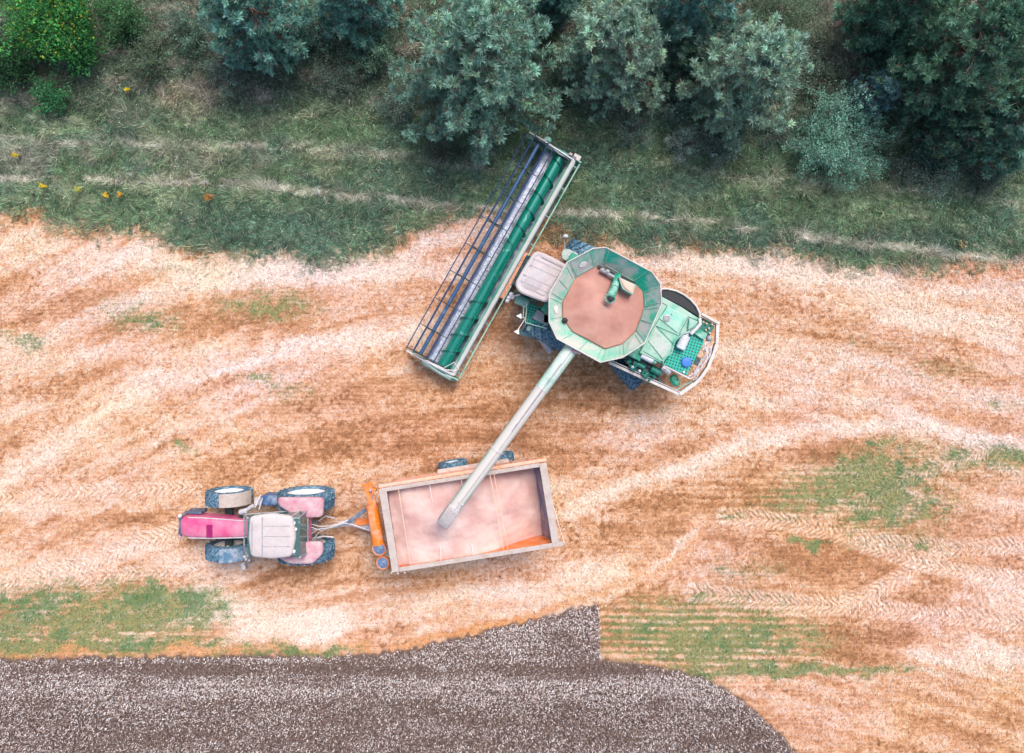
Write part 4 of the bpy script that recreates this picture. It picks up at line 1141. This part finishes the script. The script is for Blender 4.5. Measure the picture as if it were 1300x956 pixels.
m = MB(); m.prism(rounded(atz([P(713, 318, 2.0), P(720, 315, 2.0), P(736, 323, 2.0), P(728, 334, 2.0), P(713, 329, 2.0)], 1.85), .15), rounded(atz([P(713, 318, 2.0), P(720, 315, 2.0), P(736, 323, 2.0), P(728, 334, 2.0), P(713, 329, 2.0)], 2.0), .15))
m.build('side_step', mat('perforated_grey', (.40, .46, .42), .6, dust=.40, dust_col=(.2, .2, .19), dust_scale=12, dustband=.03), CB, bevel=.02)
m = MB(); m.path([P(717, 316, 2.0), P(716.5, 307, 2.2), P(718, 300, 2.4)], .02); m.ball(P(718, 300, 2.4), .08, sx=1.4); m.build('beacon_arm', M_LGREY, CB)
m = MB(); m.tube(P(686, 427, 1.6), P(700, 447, 1.5), .16); m.hexa(cbox(-2.05, -1.4, -1.55, -1.16, 1.5, 2.1)); m.build('battery_box', M_GREY, CB, bevel=.03)

# grain tank
OUT = [(697, 374), (720, 333), (753, 315.5), (769, 314), (827.6, 345.4), (838.3, 360.5), (840, 386), (818, 436), (790, 454), (762, 460), (707, 430), (697, 408.5)]
INN = [(713.8, 383.6), (729.8, 353.4), (757, 338), (764, 337), (806, 360), (816, 370), (818, 391), (807, 421), (790, 437), (768, 443), (726, 421), (714, 404)]
zr, zi = 3.95, 3.25
po = [P(a, b, zr) for a, b in OUT]; pi_ = [P(a, b, zi) for a, b in INN]; cen = sum(po, Vector()) / 12
NP = len(po)
for i in range(NP):
    a, b, c, d = po[i], po[(i + 1) % NP], pi_[(i + 1) % NP], pi_[i]
    nrm = (b - a).cross(d - a).normalized(); nrm = -nrm if nrm.z > 0 else nrm
    t = nrm * .03
    m = MB(); m.hexa([a + t, b + t, c + t, d + t, a, b, c, d])
    pnl = m.build('tank_panel', M_TANKP if i in (1, 3, 4, 5, 6) else M_TANKP2, CB)
    # pressed stiffener frame on the panel
    q = lambda s, r: (a.lerp(b, s)).lerp(d.lerp(c, s), r) - nrm * .008
    if (b - a).length > .7:
        m = MB()
        for s in ((.08, .5, .92) if (b - a).length > 1.3 else (.1, .9)): m.tube(q(s, .1), q(s, .9), .014, n=6)
        m.tube(q(.08, .9), q(.92, .9), .012, n=6)
        m.build('panel_rib', M_DECK, pnl)
    if i in (1, 11):
        m = MB(); e0 = q(.5, .5) - nrm * .004; eu = (b - a).normalized(); ev = eu.cross(nrm)
        k = 20; pts = [e0 + eu * math.cos(2 * PI * j / k) * .15 + ev * math.sin(2 * PI * j / k) * .12 for j in range(k)]
        m.prism(pts, [p - nrm * .015 for p in pts]); m.build('window', mat('milky_window', (.72, .66, .64), .3), pnl)
m = MB()
for i in range(NP): m.tube(po[i] + Vector((0, 0, .012)), po[(i + 1) % NP] + Vector((0, 0, .012)), .02, n=8); m.ball(po[i] + Vector((0, 0, .012)), .022, n=8)
m.build('tank_rim', M_WHITE, CB)
m = MB(); bot = [p.lerp(Vector((cen.x, cen.y, p.z)), .35) for p in pi_]
m.prism(atz(bot, 2.7), [p - Vector((0, 0, .05)) for p in pi_]); m.build('tank_hopper', M_GREEN_D, CB)
# black bar painting the dark of the lid slot, and cross auger inside
m = MB(); m.beam(P(759, 338, 3.33), P(806, 361, 3.33), .10, .05); m.build('tank_slot', M_BLACK, CB)
m = MB(); m.ball(P(765, 343, 3.5), .09); m.ball(P(771, 345, 3.5), .10); m.tube(P(762, 342, 3.5), P(780, 352, 3.5), .06); m.build('sensor_bracket', M_GREY, CB)
fa = MB(); fa.tube(P(784, 350, 3.4), P(780, 365, 3.70), .14, n=20); fa.tube(P(780, 365, 3.70), P(775, 378, 3.85), .14, r2=.16, n=20, caps=True); fo = fa.build('filling_auger', M_GREEN, CB, bevel=.01)
c1 = P(776.5, 379.5, 3.80)
fa = MB(); fa.lathe([(0, .15), (.05, .19), (.07, .19), (.07, .155), (.0, .15)], P(775, 378, 3.85), (-.12, -.35, .5), n=24, closed=True)
for i in range(10):
    a = 2 * PI * i / 10; fa.ball(P(775, 378, 3.89) + Vector((math.cos(a) * .19, math.sin(a) * .19, math.sin(a) * .06)), .022, n=6)
fa.build('auger_collar', M_DECK, fo)
MB().ball(P(775.6, 379.2, 3.93), .10, sz=.3).build('auger_mouth', M_BLACK, fo)  # black plug paints the dark inside the auger's open end
m = MB(); bx = [P(784, 352, 3.6), P(806, 362, 3.6), P(802, 375, 3.6), P(789, 367, 3.6)]; m.prism(atz(bx, 3.3), atz(bx, 3.80)); bo = m.build('auger_gearbox', M_DECK, CB, bevel=.02)
bx2 = inset(bx, .05); MB().prism(atz(bx2, 3.804), [v + Vector((0, 0, .04)) for v in atz(inset(bx2, .06), 3.804)]).build('spilled_grain', M_PEACH, bo)
m = MB(); m.ball(P(717, 407, 3.45), .11, sz=.5); m.build('level_sensor', M_BLACK, CB)

# grain in tank: thing of its own (stuff)
nr, na = 26, 96
V = []; Fg = []
poly = [P(a, b, 3.3) for a, b in INN]; pc = sum(poly, Vector()) / NP
def edge_r(t):
    d = Vector((math.cos(t), math.sin(t), 0)); best = 1e9
    for i in range(NP):
        a = poly[i] - pc; b = poly[(i + 1) % NP] - pc; e = b - a
        den = d.x * e.y - d.y * e.x
        if abs(den) < 1e-9: continue
        s = (a.x * e.y - a.y * e.x) / den; q = (a.x * d.y - a.y * d.x) / den
        if s > 0 and -1e-6 <= q <= 1 + 1e-6: best = min(best, s)
    return best
ER = [edge_r(2 * PI * k / na) * 1.0 for k in range(na)]
for i in range(nr + 1):
    f = i / nr
    for k in range(na):
        t = 2 * PI * k / na; r = ER[k] * f
        x = pc.x + math.cos(t) * r; y = pc.y + math.sin(t) * r
        zz = 3.30 + .22 * (1 - f ** 1.5) * (1 + .3 * math.cos(t + 2.4)) - .06 * max(0, math.sin(t)) * f
        V.append((x, y, zz))
V = np.array(V); V[:, 2] += (fbm(V[:, 0] * 1.5 + 50, V[:, 1] * 1.5 + 50, 181, 4) - .5) * .10 + (fbm(V[:, 0] * 8 + 50, V[:, 1] * 8 + 50, 185, 2) - .5) * .015
for i in range(nr):
    for k in range(na): Fg.append((i * na + k, i * na + (k + 1) % na, (i + 1) * na + (k + 1) % na, (i + 1) * na + k))
o = big_mesh('grain_heap', V, np.array(Fg), None, M_GRAIN_C, smooth=True)
tag(o, 'deep pinkish wheat grain filling the octagonal tank of the harvester', 'grain', kind='stuff')
s = o.modifiers.new('solid', 'SOLIDIFY'); s.thickness = .06; s.offset = 1

# rear deck
dk = [P(818, 437, 3.2), P(839, 386, 3.2), P(840, 376, 3.2), P(866, 390, 3.2), P(889, 405, 3.2), P(889, 412, 3.2), P(879, 420, 3.2), P(864, 424, 3.2), P(853, 445, 3.2), P(842, 462, 3.2), P(812, 448, 3.2)]
m = MB(); m.prism(atz(dk, 2.8), atz(dk, 3.15)); deck = m.build('engine_deck', M_DECK, CB, bevel=.025)
m = MB()
for pts in ([(815, 440), (847, 388)], [(833, 414), (861, 426)], [(833, 414), (854, 436)], [(817, 446), (841, 460)], [(823, 433), (841, 456)], [(847, 388), (840, 384)], [(862, 424), (874, 402)], [(874, 402), (886, 407)]):
    m.beam(P(*pts[0], 3.156), P(*pts[1], 3.156), .022, .016)
m.build('panel_seam', M_DGREEN, deck)
# raised dusty hatch, inset tray and filler caps
hp = [P(836, 404, 3.2), P(848, 389, 3.2), P(872, 401, 3.2), P(860, 423, 3.2)]
MB().prism(atz(hp, 3.15), atz(inset(hp, .03), 3.20)).build('engine_hatch', mat('dusty_hatch', (.16, .55, .40), .45, dust=.54, dust_col=(.48, .57, .48), dust_scale=1.5), CB, bevel=.02)
tp_ = [P(823, 434, 3.2), P(832, 417, 3.2), P(853, 438, 3.2), P(842, 456, 3.2)]
MB().prism(atz(tp_, 3.15), atz(inset(tp_, .03), 3.165)).build('inspection_cover', mat('dusty_cover', (.36, .50, .42), .6, dust=.5, dust_col=(.52, .52, .47)), CB, bevel=.01)
hp = [P(872, 420, 3.2), P(874, 403, 3.2), P(887, 408, 3.2), P(880, 417, 3.2)]
MB().prism(atz(hp, 3.15), atz(inset(hp, .04), 3.30)).build('raised_corner_cover', M_DECK, CB, bevel=.03)
m = MB(); m.lathe([(0, .14), (.04, .13), (.05, .08), (.03, .06)], P(846.5, 404, 3.20), (0, 0, 1), n=24); m.build('vent_cap', M_GREY, CB)
MB().ball(P(852.5, 399, 3.2), .035).build('small_knob', M_GREY, CB)
m = MB(); m.path([P(888, 404, 3.2), P(889, 411, 3.22), P(884, 417, 3.2), P(877, 424, 3.2)], .07, n=12); m.build('air_duct', M_LGREY, CB)
# black side air scoop with pale rim
arc = [P(838.5, 370, 3.1), P(841, 366.5, 3.1), P(848, 366.5, 3.1), P(859, 369, 3.1), P(869, 374, 3.1), P(878, 381, 3.1), P(885, 389, 3.1), P(889, 398, 3.1), P(889, 403, 3.1)]
inn = [P(866, 389, 3.1), P(841, 376.5, 3.1)]
m = MB(); m.prism(atz(arc + inn, 2.1), atz(arc + inn, 3.0)); m.build('radiator_screen', M_BLACK, CB, bevel=.03)
m = MB(); m.path(atz(arc, 3.04), .04, n=10); m.build('screen_rim', M_WHITE, CB)

# service platform
sp = [P(856, 438, 2.9), P(866, 424, 2.9), P(880, 420, 2.9), P(895, 427, 2.9), P(894, 436, 2.9), P(872, 477, 2.9), P(843, 463, 2.9)]
m = MB(); m.prism(atz(sp, 2.78), atz(sp, 2.83)); m.build('service_platform', M_PLATE, CB, bevel=.012)
MB().prism(atz([P(878, 422, 2.9), P(884, 416, 2.9), P(898, 424, 2.9), P(893, 432, 2.9)], 2.83), atz([P(878, 422, 2.9), P(884, 416, 2.9), P(898, 424, 2.9), P(893, 432, 2.9)], 2.97)).build('toolbox', M_GREEN, CB, bevel=.02)
m = MB(); m.tube(P(871, 426, 3.05), P(863, 443, 3.0), .18, n=20); m.tube(P(873.5, 421, 3.1), P(871, 427, 3.05), .07, n=12); m.build('expansion_tank', M_BOTTLE, CB, bevel=.04)
m = MB(); m.lathe([(0, .19), (.08, .19), (.11, .16), (.12, .05)], P(871, 459.5, 2.83), (0, 0, 1), n=28); m.build('filler_cap', M_BLUECAP, CB)
MB().ball(P(868, 472.5, 2.9), .05).build('small_knob', M_RIM, CB)
# pale green fuel pipe along deck edge
m = MB(); m.path([P(876, 421, 3.2), P(866, 424, 3.22), P(856, 434, 3.2), P(853, 447, 3.2), P(846, 453, 3.2), P(841, 458, 3.2), P(843, 464, 3.1)], .03); m.build('coolant_pipe', M_DECK, CB)
m = MB(); m.path([P(842, 464, 3.0), P(858, 472, 3.0), P(876, 481, 3.0), P(880, 478, 3.0)], .03); m.path([P(842, 464, 3.0), P(842, 464, 2.5)], .025); m.path([P(862, 474, 3.0), P(862, 474, 2.5)], .025); m.build('guard_rail', M_LGREY, CB)
# engine bay pieces
m = MB()
m.hexa(cbox(.9, 2.4, -1.30, -.85, 1.6, 2.7)); m.tube(P(797, 452, 2.6), P(838, 472, 2.6), .11); m.tube(P(800, 462, 2.4), P(822, 474, 2.4), .19); m.hexa([P(813, 470, 2.0), P(832, 482, 2.0), P(838, 474, 2.0), P(820, 462, 2.0), P(813, 470, 2.6), P(832, 482, 2.6), P(838, 474, 2.6), P(820, 462, 2.6)])
for k in range(40):
    px = random.uniform(793, 838); py = 452 + (px - 795) * .55 + random.uniform(-4, 12)
    m.tube(P(px, py, 2.3), P(px + random.uniform(-4, 4), py + random.uniform(-4, 4), random.uniform(2.5, 2.72)), random.uniform(.03, .08), n=8)
m.build('engine_block', M_DARK, CB, bevel=.01)
m = MB()
for k in range(26):
    px = random.uniform(798, 838); py = 455 + (px - 797) * .55 + random.uniform(-2, 10)
    m.tube(P(px, py, 2.72), P(px + random.uniform(-6, 6), py + random.uniform(-5, 5), random.uniform(2.72, 2.8)), random.uniform(.02, .06), n=8)
m.tube(P(804, 459, 2.7), P(818, 467, 2.7), .10); m.tube(P(826, 468, 2.75), P(838, 474, 2.7), .12); m.tube(P(856, 484, 2.3), P(860, 482, 2.4), .05, n=22)
MB().tube(P(855, 484, 2.3), P(859, 482, 2.4), .24, n=22).build('drive_pulley', M_GREEN, CB, bevel=.03)
m.build('engine_pipes', M_DGREEN, CB)
m = MB(); m.tube(P(814, 450.5, 3.0), P(829, 458, 3.0), .12, n=18); m.build('muffler', M_BOTTLE, CB, bevel=.02)
MB().ball(P(831, 459, 3.0), .10).build('muffler_end', M_DECK, CB)
for px, py in ((803, 466), (812, 471), (845, 470), (849, 473)): MB().ball(P(px, py, 2.8), .06).build('fitting', M_LGREY, CB)
MB().tube(P(840, 466, 2.7), P(850, 474, 2.7), .10).build('air_cleaner', M_LGREY, CB)
# white side and rear framing
def strip(pts, w, z0, z1, name, mt):
    m = MB()
    for a, b in zip(pts[:-1], pts[1:]):
        A = P(*a, z1); B = P(*b, z1); m.beam(Vector((A.x, A.y, (z0 + z1) / 2)), Vector((B.x, B.y, (z0 + z1) / 2)) + (B - A).normalized() * .02, w, z1 - z0)
    return m.build(name, mt, CB, bevel=.02)
strip([(773, 460), (863, 501)], .11, 2.45, 2.58, 'side_rail', M_WHITE)
strip([(776, 457.5), (864, 498)], .04, 2.50, 2.62, 'side_rail', M_LGREY)
strip([(863, 501), (881, 488)], .15, 2.40, 2.62, 'rear_frame', M_WHITE)
strip([(881, 489), (890, 480), (899, 467), (906, 450), (910.5, 436)], .13, 2.35, 2.60, 'rear_frame', M_WHITE)
strip([(910.5, 437), (911.5, 412)], .13, 2.45, 2.62, 'rear_frame', M_WHITE)
strip([(914, 411), (891, 398.5)], .11, 2.45, 2.65, 'rear_frame', M_WHITE)
m = MB(); m.hexa([cf(1.3, -1.58, 1.3), cf(3.1, -1.6, 1.3), cf(3.1, -1.66, 1.3), cf(1.3, -1.64, 1.3), cf(1.3, -1.62, 2.44), cf(4.1, -1.52, 2.44), cf(4.1, -1.58, 2.44), cf(1.3, -1.68, 2.44)]); m.build('side_cover', M_GREEN, CB)
m = MB(); m.hexa([cf(1.3, 1.40, 1.3), cf(3.1, 1.40, 1.3), cf(3.1, 1.45, 1.3), cf(1.3, 1.45, 1.3), cf(1.3, 1.36, 2.44), cf(4.2, 1.40, 2.44), cf(4.2, 1.45, 2.44), cf(1.3, 1.41, 2.44)]); m.build('side_cover', M_GREEN, CB)
m = MB(); m.hexa(cbox(3.45, 4.05, -.2, 1.3, 1.2, 2.3)); m.build('chopper_housing', M_DARK, CB, bevel=.03)
for px, py in ((897, 411), (900, 417), (896, 419), (904, 412), (893, 409), (901, 423)): MB().ball(P(px, py, 2.6), .04).build('rear_fitting', M_PEACH, CB)
m = MB(); m.hexa(cbox(3.5, 4.15, .9, 1.36, 2.0, 2.5)); m.build('rear_box', M_DGREEN, CB, bevel=.02)
m = MB(); m.hexa([P(884, 452, 2.7), P(890, 455, 2.7), P(886, 465, 2.7), P(880, 462, 2.7), P(884, 452, 2.85), P(890, 455, 2.85), P(886, 465, 2.85), P(880, 462, 2.85)]); m.build('control_box', M_DARK, CB, bevel=.02)
m = MB(); m.ball(P(900, 430, 2.75), .12); m.build('fuel_bowl', M_GREY, CB)
def wig(pts, r, amp, sd):
    rg = random.Random(sd); out = []
    vs = [P(*p) for p in pts]
    for a, b in zip(vs[:-1], vs[1:]):
        for k in range(4): out.append(a.lerp(b, k / 4) + Vector((rg.uniform(-amp, amp), rg.uniform(-amp, amp), rg.uniform(-amp, amp))))
    out.append(vs[-1]); return out
m = MB()
m.path(wig([(902, 434, 2.75), (895, 436, 2.8), (893, 444, 2.8), (900, 446, 2.8), (903, 440, 2.8)], .03, .015, 1), .03)
m.path(wig([(903, 440, 2.85), (901, 452, 2.8), (893, 463, 2.8), (886, 470, 2.8), (882, 477, 2.8)], .03, .03, 2), .035)
m.path(wig([(899, 436, 2.85), (897, 450, 2.9), (890, 460, 2.8), (880, 474, 2.8), (874, 478, 2.8)], .03, .03, 3), .03)
m.path(wig([(896, 441, 2.85), (899, 452, 2.9), (889, 468, 2.85), (881, 471, 2.8), (886, 478, 2.7), (880, 483, 2.6)], .03, .03, 4), .028)
m.build('hydraulic_hoses', M_LGREY, CB)
m = MB(); m.path([P(857, 496, 2.4), P(870, 488, 2.5), P(880, 484, 2.5)], .025); m.path([P(866, 497, 2.3), P(882, 486, 2.4)], .05); m.build('rear_strut', M_GREEN_D, CB)

# unloading auger
A0 = P(727, 440, 3.45); A1 = P(570, 654, 4.05)
def at_a(t): return A0.lerp(A1, t)
prof = []
m = MB(); m.tube(at_a(.25), at_a(.97), .245, r2=.225, n=28); au = m.build('unloading_auger', mat('auger_tube_dust', (.10, .42, .30), .5, dust=.42, dust_col=(.58, .51, .47), dust_scale=.8, up=.50, dustband=.18), CB)
m = MB(); m.tube(at_a(0), at_a(.255), .262, r2=.25, n=28); m.build('auger_base_tube', mat('auger_base_green', (.0, .34, .21), .4, dust=.48, dust_col=(.58, .62, .56), dust_scale=1.5, up=.18, dustband=.2), au)
for t in (.256, .62, .955): MB().tube(at_a(t - .003), at_a(t + .003), .262, n=28).build('flange', M_LGREY, au)
sidea = (A1 - A0).normalized().cross(Vector((0, 0, 1))).normalized()
m = MB(); off = Vector((0, 0, .236)) - sidea * .05
m.path([at_a(.02) + off + Vector((0, 0, .02)), at_a(.25) + off + Vector((0, 0, .01)), at_a(.6) + off, at_a(.96) + off - Vector((0, 0, .01))], .012, n=6)
m.path([at_a(.1) + off + Vector((0, 0, .03)) + sidea * .04, at_a(.5) + off + Vector((0, 0, .01)) + sidea * .03], .014, n=6)
m.build('auger_cable', M_GREY, au)
d_ = (A1 - A0).normalized(); t_ = sidea
e0 = at_a(.955); e1 = P(561, 668, 3.95)
m = MB(); w = .245
sec = lambda c, dn, hh: [c - t_ * w + Vector((0, 0, -hh)), c + t_ * w + Vector((0, 0, -hh)), c + t_ * w * .92 + Vector((0, 0, dn)), c - t_ * w * .92 + Vector((0, 0, dn))]
k = loft([sec(e0, .22, .26), sec(e0.lerp(e1, .6), .18, .42), sec(e1, .02, .62)], cap=True)
sp_ = k.build('discharge_spout', mat('grey_rubber_spout', (.46, .41, .39), .6, dust=.45, dust_col=(.52, .44, .40), dust_scale=3), au, bevel=.04, seg=3)
m = MB()
for f in (.3, .55, .8): c = e0.lerp(e1, f) + Vector((0, 0, .215 - f * .15)); m.beam(c - t_ * .22, c + t_ * .22, .02, .012)
m.build('spout_rib', M_GREY, sp_)
m = MB(); m.ball(P(587, 641, 4.2), .05); m.ball(P(575, 645, 4.1), .04); m.path([P(580, 645, 4.3), P(583, 640, 4.32), P(582, 636, 4.3)], .012); m.build('spout_lamp', M_LGREY, au)
m = MB(); m.beam(P(728, 443, 3.75), P(738, 447, 3.7), .22, .1); m.build('auger_pivot', M_REDF, CB, bevel=.02)

# ------------------------------------------------------------------ HEADER
zh = .95
B1 = P(731, 206, zh); B0 = P(578, 478, zh); e1 = (B0 - B1).normalized(); fwd = Vector((e1.y, -e1.x, 0));
if fwd.x > 0: fwd = -fwd
LEN = (B0 - B1).length


def hf(s, f, z):  # s along 0..1 from top-right end to bottom end; f metres forward
    return Vector((B1.x, B1.y, 0)) + e1 * (s * LEN) + fwd * f + Vector((0, 0, z))


m = MB()
# back wall and trough: profile lofted along
profl = [(0.0, 1.05), (0.06, 1.05), (0.12, .62), (.30, .38), (.65, .30), (1.05, .36), (1.32, .42), (1.32, .37), (1.05, .30), (.65, .24), (.28, .31), (.05, .55), (0, .6)]
hd = loft([[hf(0.005, f, z) for f, z in profl], [hf(.995, f, z) for f, z in profl]]).build('header', mat('header_trough_steel', (.16, .22, .34), .35, metal=.4, dust=.42, dust_col=(.5, .48, .5), dust_scale=2.5), CB)
# polished table sheet
m = MB(); m.hexa([hf(.01, .94, .345), hf(.99, .94, .345), hf(.99, 1.24, .418), hf(.01, 1.24, .418), hf(.01, .94, .352), hf(.99, .94, .352), hf(.99, 1.24, .426), hf(.01, 1.24, .426)])
m.build('table_sheet', mat('polished_table', (.72, .73, .80), .25, metal=.6, dust=.45, dust_col=(.28, .29, .38), dust_scale=1.5, var=.22), hd)  # dark lilac mottle paints broken reflections into the sheet colour
# top rear beam and second rail
m = MB(); m.beam(hf(0, .10, 1.12), hf(1, .10, 1.12), .15, .12); m.build('rear_beam', M_BEAM, hd, bevel=.02)
m = MB(); m.tube(hf(.0, -.17, .98), hf(1.0, -.17, .98), .03, n=10)
for s in (.02, .12, .25, .38, .62, .75, .88, .98): m.tube(hf(s, -.17, .98), hf(s, .08, 1.0), .018, n=6)
m.build('rear_rail', M_GREEN_D, hd)
m = MB(); m.hexa([hf(.01, 0, .5), hf(.99, 0, .5), hf(.99, .2, .5), hf(.01, .2, .5), hf(.01, .18, .95), hf(.99, .18, .95), hf(.99, .30, .72), hf(.01, .30, .72)]); m.build('back_sheet', M_GREEN_D, hd)
m = MB(); m.hexa([hf(.42, -.16, .98), hf(.63, -.16, .98), hf(.63, .0, .98), hf(.42, .0, .98), hf(.42, -.15, 1.02), hf(.63, -.15, 1.02), hf(.63, -.01, 1.03), hf(.42, -.01, 1.03)]); m.build('straw_litter', mat('orange_chaff', (.62, .22, .10), .9, dust=.5, dust_col=(.70, .38, .26), dust_scale=14, bump=1), hd)
# knife with fingers
m = MB(); m.beam(hf(.0, 1.36, .39), hf(1, 1.36, .39), .05, .03)
nf = 110
for i in range(nf):
    s = (i + .5) / nf; a = hf(s, 1.36, .39); b = hf(s, 1.50, .385)
    r = e1 * .018
    m.add([a - r, a + r, b, a - r + Vector((0, 0, .025)), a + r + Vector((0, 0, .025))], [(0, 2, 1), (3, 4, 2), (0, 3, 2), (1, 2, 4), (0, 1, 4, 3)])
m.build('cutter_bar', M_GREY, hd)
# auger with opposed flighting
axz = .68; af = .66; tr = .255; fr = .355
m = MB(); m.tube(hf(.012, af, axz), hf(.988, af, axz), tr, n=28)
def flight(s0, s1, turns, hand):
    N_ = int(turns * 28); V = []; F = []
    for i in range(N_ + 1):
        f = i / N_; s = s0 + (s1 - s0) * f; t = hand * 2 * PI * turns * f
        c = hf(s, af, axz); d = fwd * math.cos(t) + Vector((0, 0, 1)) * math.sin(t)
        for rr, dx in ((tr - .01, -.006), (fr, -.004), (fr, .004), (tr - .01, .006)): V.append(c + d * rr + e1 * dx)
    for i in range(N_):
        for k in range(4): F.append((i * 4 + k, i * 4 + (k + 1) % 4, i * 4 + 4 + (k + 1) % 4, i * 4 + 4 + k))
    F += [(3, 2, 1, 0), (N_ * 4, N_ * 4 + 1, N_ * 4 + 2, N_ * 4 + 3)]
    m.add(V, F)
flight(.015, .42, 5.3, 1); flight(.63, .985, 4.6, -1)
au = m.build('auger', M_AUG, hd)
m = MB()
for i in range(26):
    s = .43 + .19 * i / 25; t = i * 2.2; c = hf(s, af, axz); d = fwd * math.cos(t) + Vector((0, 0, 1)) * math.sin(t); m.tube(c + d * tr * .8, c + d * (fr + .03), .012, n=6)
m.build('feed_fingers', M_DARK, au)
# reel
rf, rz, rr = 1.60, 1.35, .60
m = MB(); m.tube(hf(.012, rf, rz), hf(.988, rf, rz), .078, n=20)
m.build('reel', M_BLUE, hd)
reel = bpy.context.scene.objects['reel'] if 'reel' in bpy.context.scene.objects else None
ph0 = math.radians(8)
for b in range(6):
    t = ph0 + b * PI / 3; d = fwd * math.cos(t) + Vector((0, 0, 1)) * math.sin(t)
    m = MB(); o_ = d * rr
    m.tube(hf(.008, rf, rz) + o_, hf(.992, rf, rz) + o_, .021, n=8)
    if b in (3, 4, 5, 0):
        for i in range(70):
            s = .012 + .976 * i / 69; a = hf(s, rf, rz) + o_; m.tube(a, a + Vector((0, 0, -.16)) - fwd * .03, .007, n=3, caps=False)
    m.build('reel_bat', M_NAVY, hd)
for s in (.012, .135, .26, .385, .51, .635, .76, .88, .988):
    m = MB(); ring_ = []
    for b in range(6):
        t = ph0 + b * PI / 3; d = fwd * math.cos(t) + Vector((0, 0, 1)) * math.sin(t)
        m.beam(hf(s, rf, rz) + d * .06, hf(s, rf, rz) + d * rr, .018, .035, up=e1); ring_.append(hf(s, rf, rz) + d * rr * .55)
    m.tube(hf(s, rf, rz) - e1 * .02, hf(s, rf, rz) + e1 * .02, .12 if 0.1 < s < .9 else .30, n=16)
    m.build('reel_spider', M_DARK if 0 < s < 1 else M_BLUE, hd)
# end panels and arms
for s, sg in ((-.004, -1), (1.004, 1)):
    pr = [(-.2, .35), (-.2, 1.05), (.25, 1.15), (1.0, 1.0), (1.7, .72), (2.1, .5), (2.25, .35), (1.6, .22), (.6, .18)]
    lo = [hf(s, f, z) for f, z in pr]; hi = [v + e1 * sg * .06 for v in lo]
    m = MB(); m.prism(lo, hi); ep = m.build('end_panel', M_GREEN_D, hd, bevel=.015)
    # bulged drive cover
    pr = [(-.1, .4), (.1, 1.02), (.8, .98), (1.5, .7), (1.2, .35)]
    b0 = hf(s, 0, 0) + e1 * sg * .06
    lo = [b0 + fwd * f + Vector((0, 0, z)) for f, z in pr]; hi = [v + e1 * sg * (.14 if sg > 0 else .06) for v in lo]
    MB().prism(lo, hi).build('drive_cover', M_GREEN_D if sg > 0 else M_GREEN, ep, bevel=.04)
    m = MB(); aa = hf(s, .1, 1.15) - e1 * sg * .06; bb = hf(s, rf + .55, rz + .02) - e1 * sg * .02
    m.beam(aa, hf(s, rf, rz + .03) - e1 * sg * .03, .06, .09); m.beam(hf(s, rf - .2, rz + .05) - e1 * sg * .02, bb, .05, .07)
    m.path([hf(s, .1, 1.1) - e1 * sg * .1, hf(s, .7, 1.0) - e1 * sg * .08, hf(s, 1.3, 1.3) - e1 * sg * .06], .03)
    m.build('reel_arm', M_LGREY, hd, bevel=.01)
    m = MB(); m.path([hf(s, .05, 1.18) + e1 * sg * .05, hf(s, .5, 1.3) + e1 * sg * .1, hf(s, .9, 1.25) + e1 * sg * .08, hf(s, 1.4, 1.4) + e1 * sg * .02], .016)
    m.path([hf(s, .12, 1.15) - e1 * sg * .25, hf(s, .45, 1.2) - e1 * sg * .1], .025)
    m.build('reel_hose', M_DARK if sg < 0 else M_LGREY, hd)
MB().ball(P(695, 178, 1.2), .17, sz=.8).build('drive_housing', M_GREEN_D, hd)
m = MB(); m.beam(hf(-.015, -.1, 1.1), hf(-.015, .2, 1.1), .22, .1); m.build('corner_bracket', M_WHITE, hd, bevel=.02)
m = MB(); m.beam(hf(-.01, .25, 1.25), hf(-.01, .38, 1.25), .1, .12); m.build('corner_reflector', M_REDF, hd, bevel=.02)
m = MB(); m.path([hf(.985, .15, 1.2), hf(.965, .0, 1.25), hf(.95, .3, 1.2), hf(.99, .55, 1.1)], .014); m.build('lift_chain', M_RIM, hd)

# ------------------------------------------------------------------ CAMERA, LIGHT
cam = bpy.data.cameras.new('camera'); co = bpy.data.objects.new('camera', cam); C.objects.link(co)
co.location = (0, 0, H); co.rotation_euler = (0, 0, 0)
cam.sensor_width = 36; cam.lens = S * H / 1300 * 36; cam.shift_y = -45 / 1300; cam.clip_end = 2000
bpy.context.scene.camera = co

w = bpy.data.worlds.new('World'); bpy.context.scene.world = w; w.use_nodes = True
N = w.node_tree.nodes; L = w.node_tree.links
sky = N.new('ShaderNodeTexSky'); sky.sky_type = 'NISHITA'; sky.sun_disc = False
EL, AZ = math.radians(60), math.radians(25)     # azimuth clockwise from +Y
sky.sun_elevation = EL; sky.sun_rotation = AZ; sky.dust_density = 3; sky.air_density = 1.0
L.new(sky.outputs[0], N['Background'].inputs[0]); N['Background'].inputs[1].default_value = .125
sl = bpy.data.lights.new('sun', 'SUN'); so = bpy.data.objects.new('sun', sl); C.objects.link(so)
sl.energy = 1.5; sl.angle = math.radians(24); sl.color = (1.0, .95, .90)
dirv = Vector((math.sin(AZ) * math.cos(EL), math.cos(AZ) * math.cos(EL), math.sin(EL)))
so.rotation_euler = dirv.to_track_quat('Z', 'Y').to_euler()
sc = bpy.context.scene
sc.view_settings.view_transform = 'Standard'; sc.view_settings.look = 'None'; sc.view_settings.gamma = 1
sc.view_settings.exposure = .85
sc.render.engine = 'CYCLES'
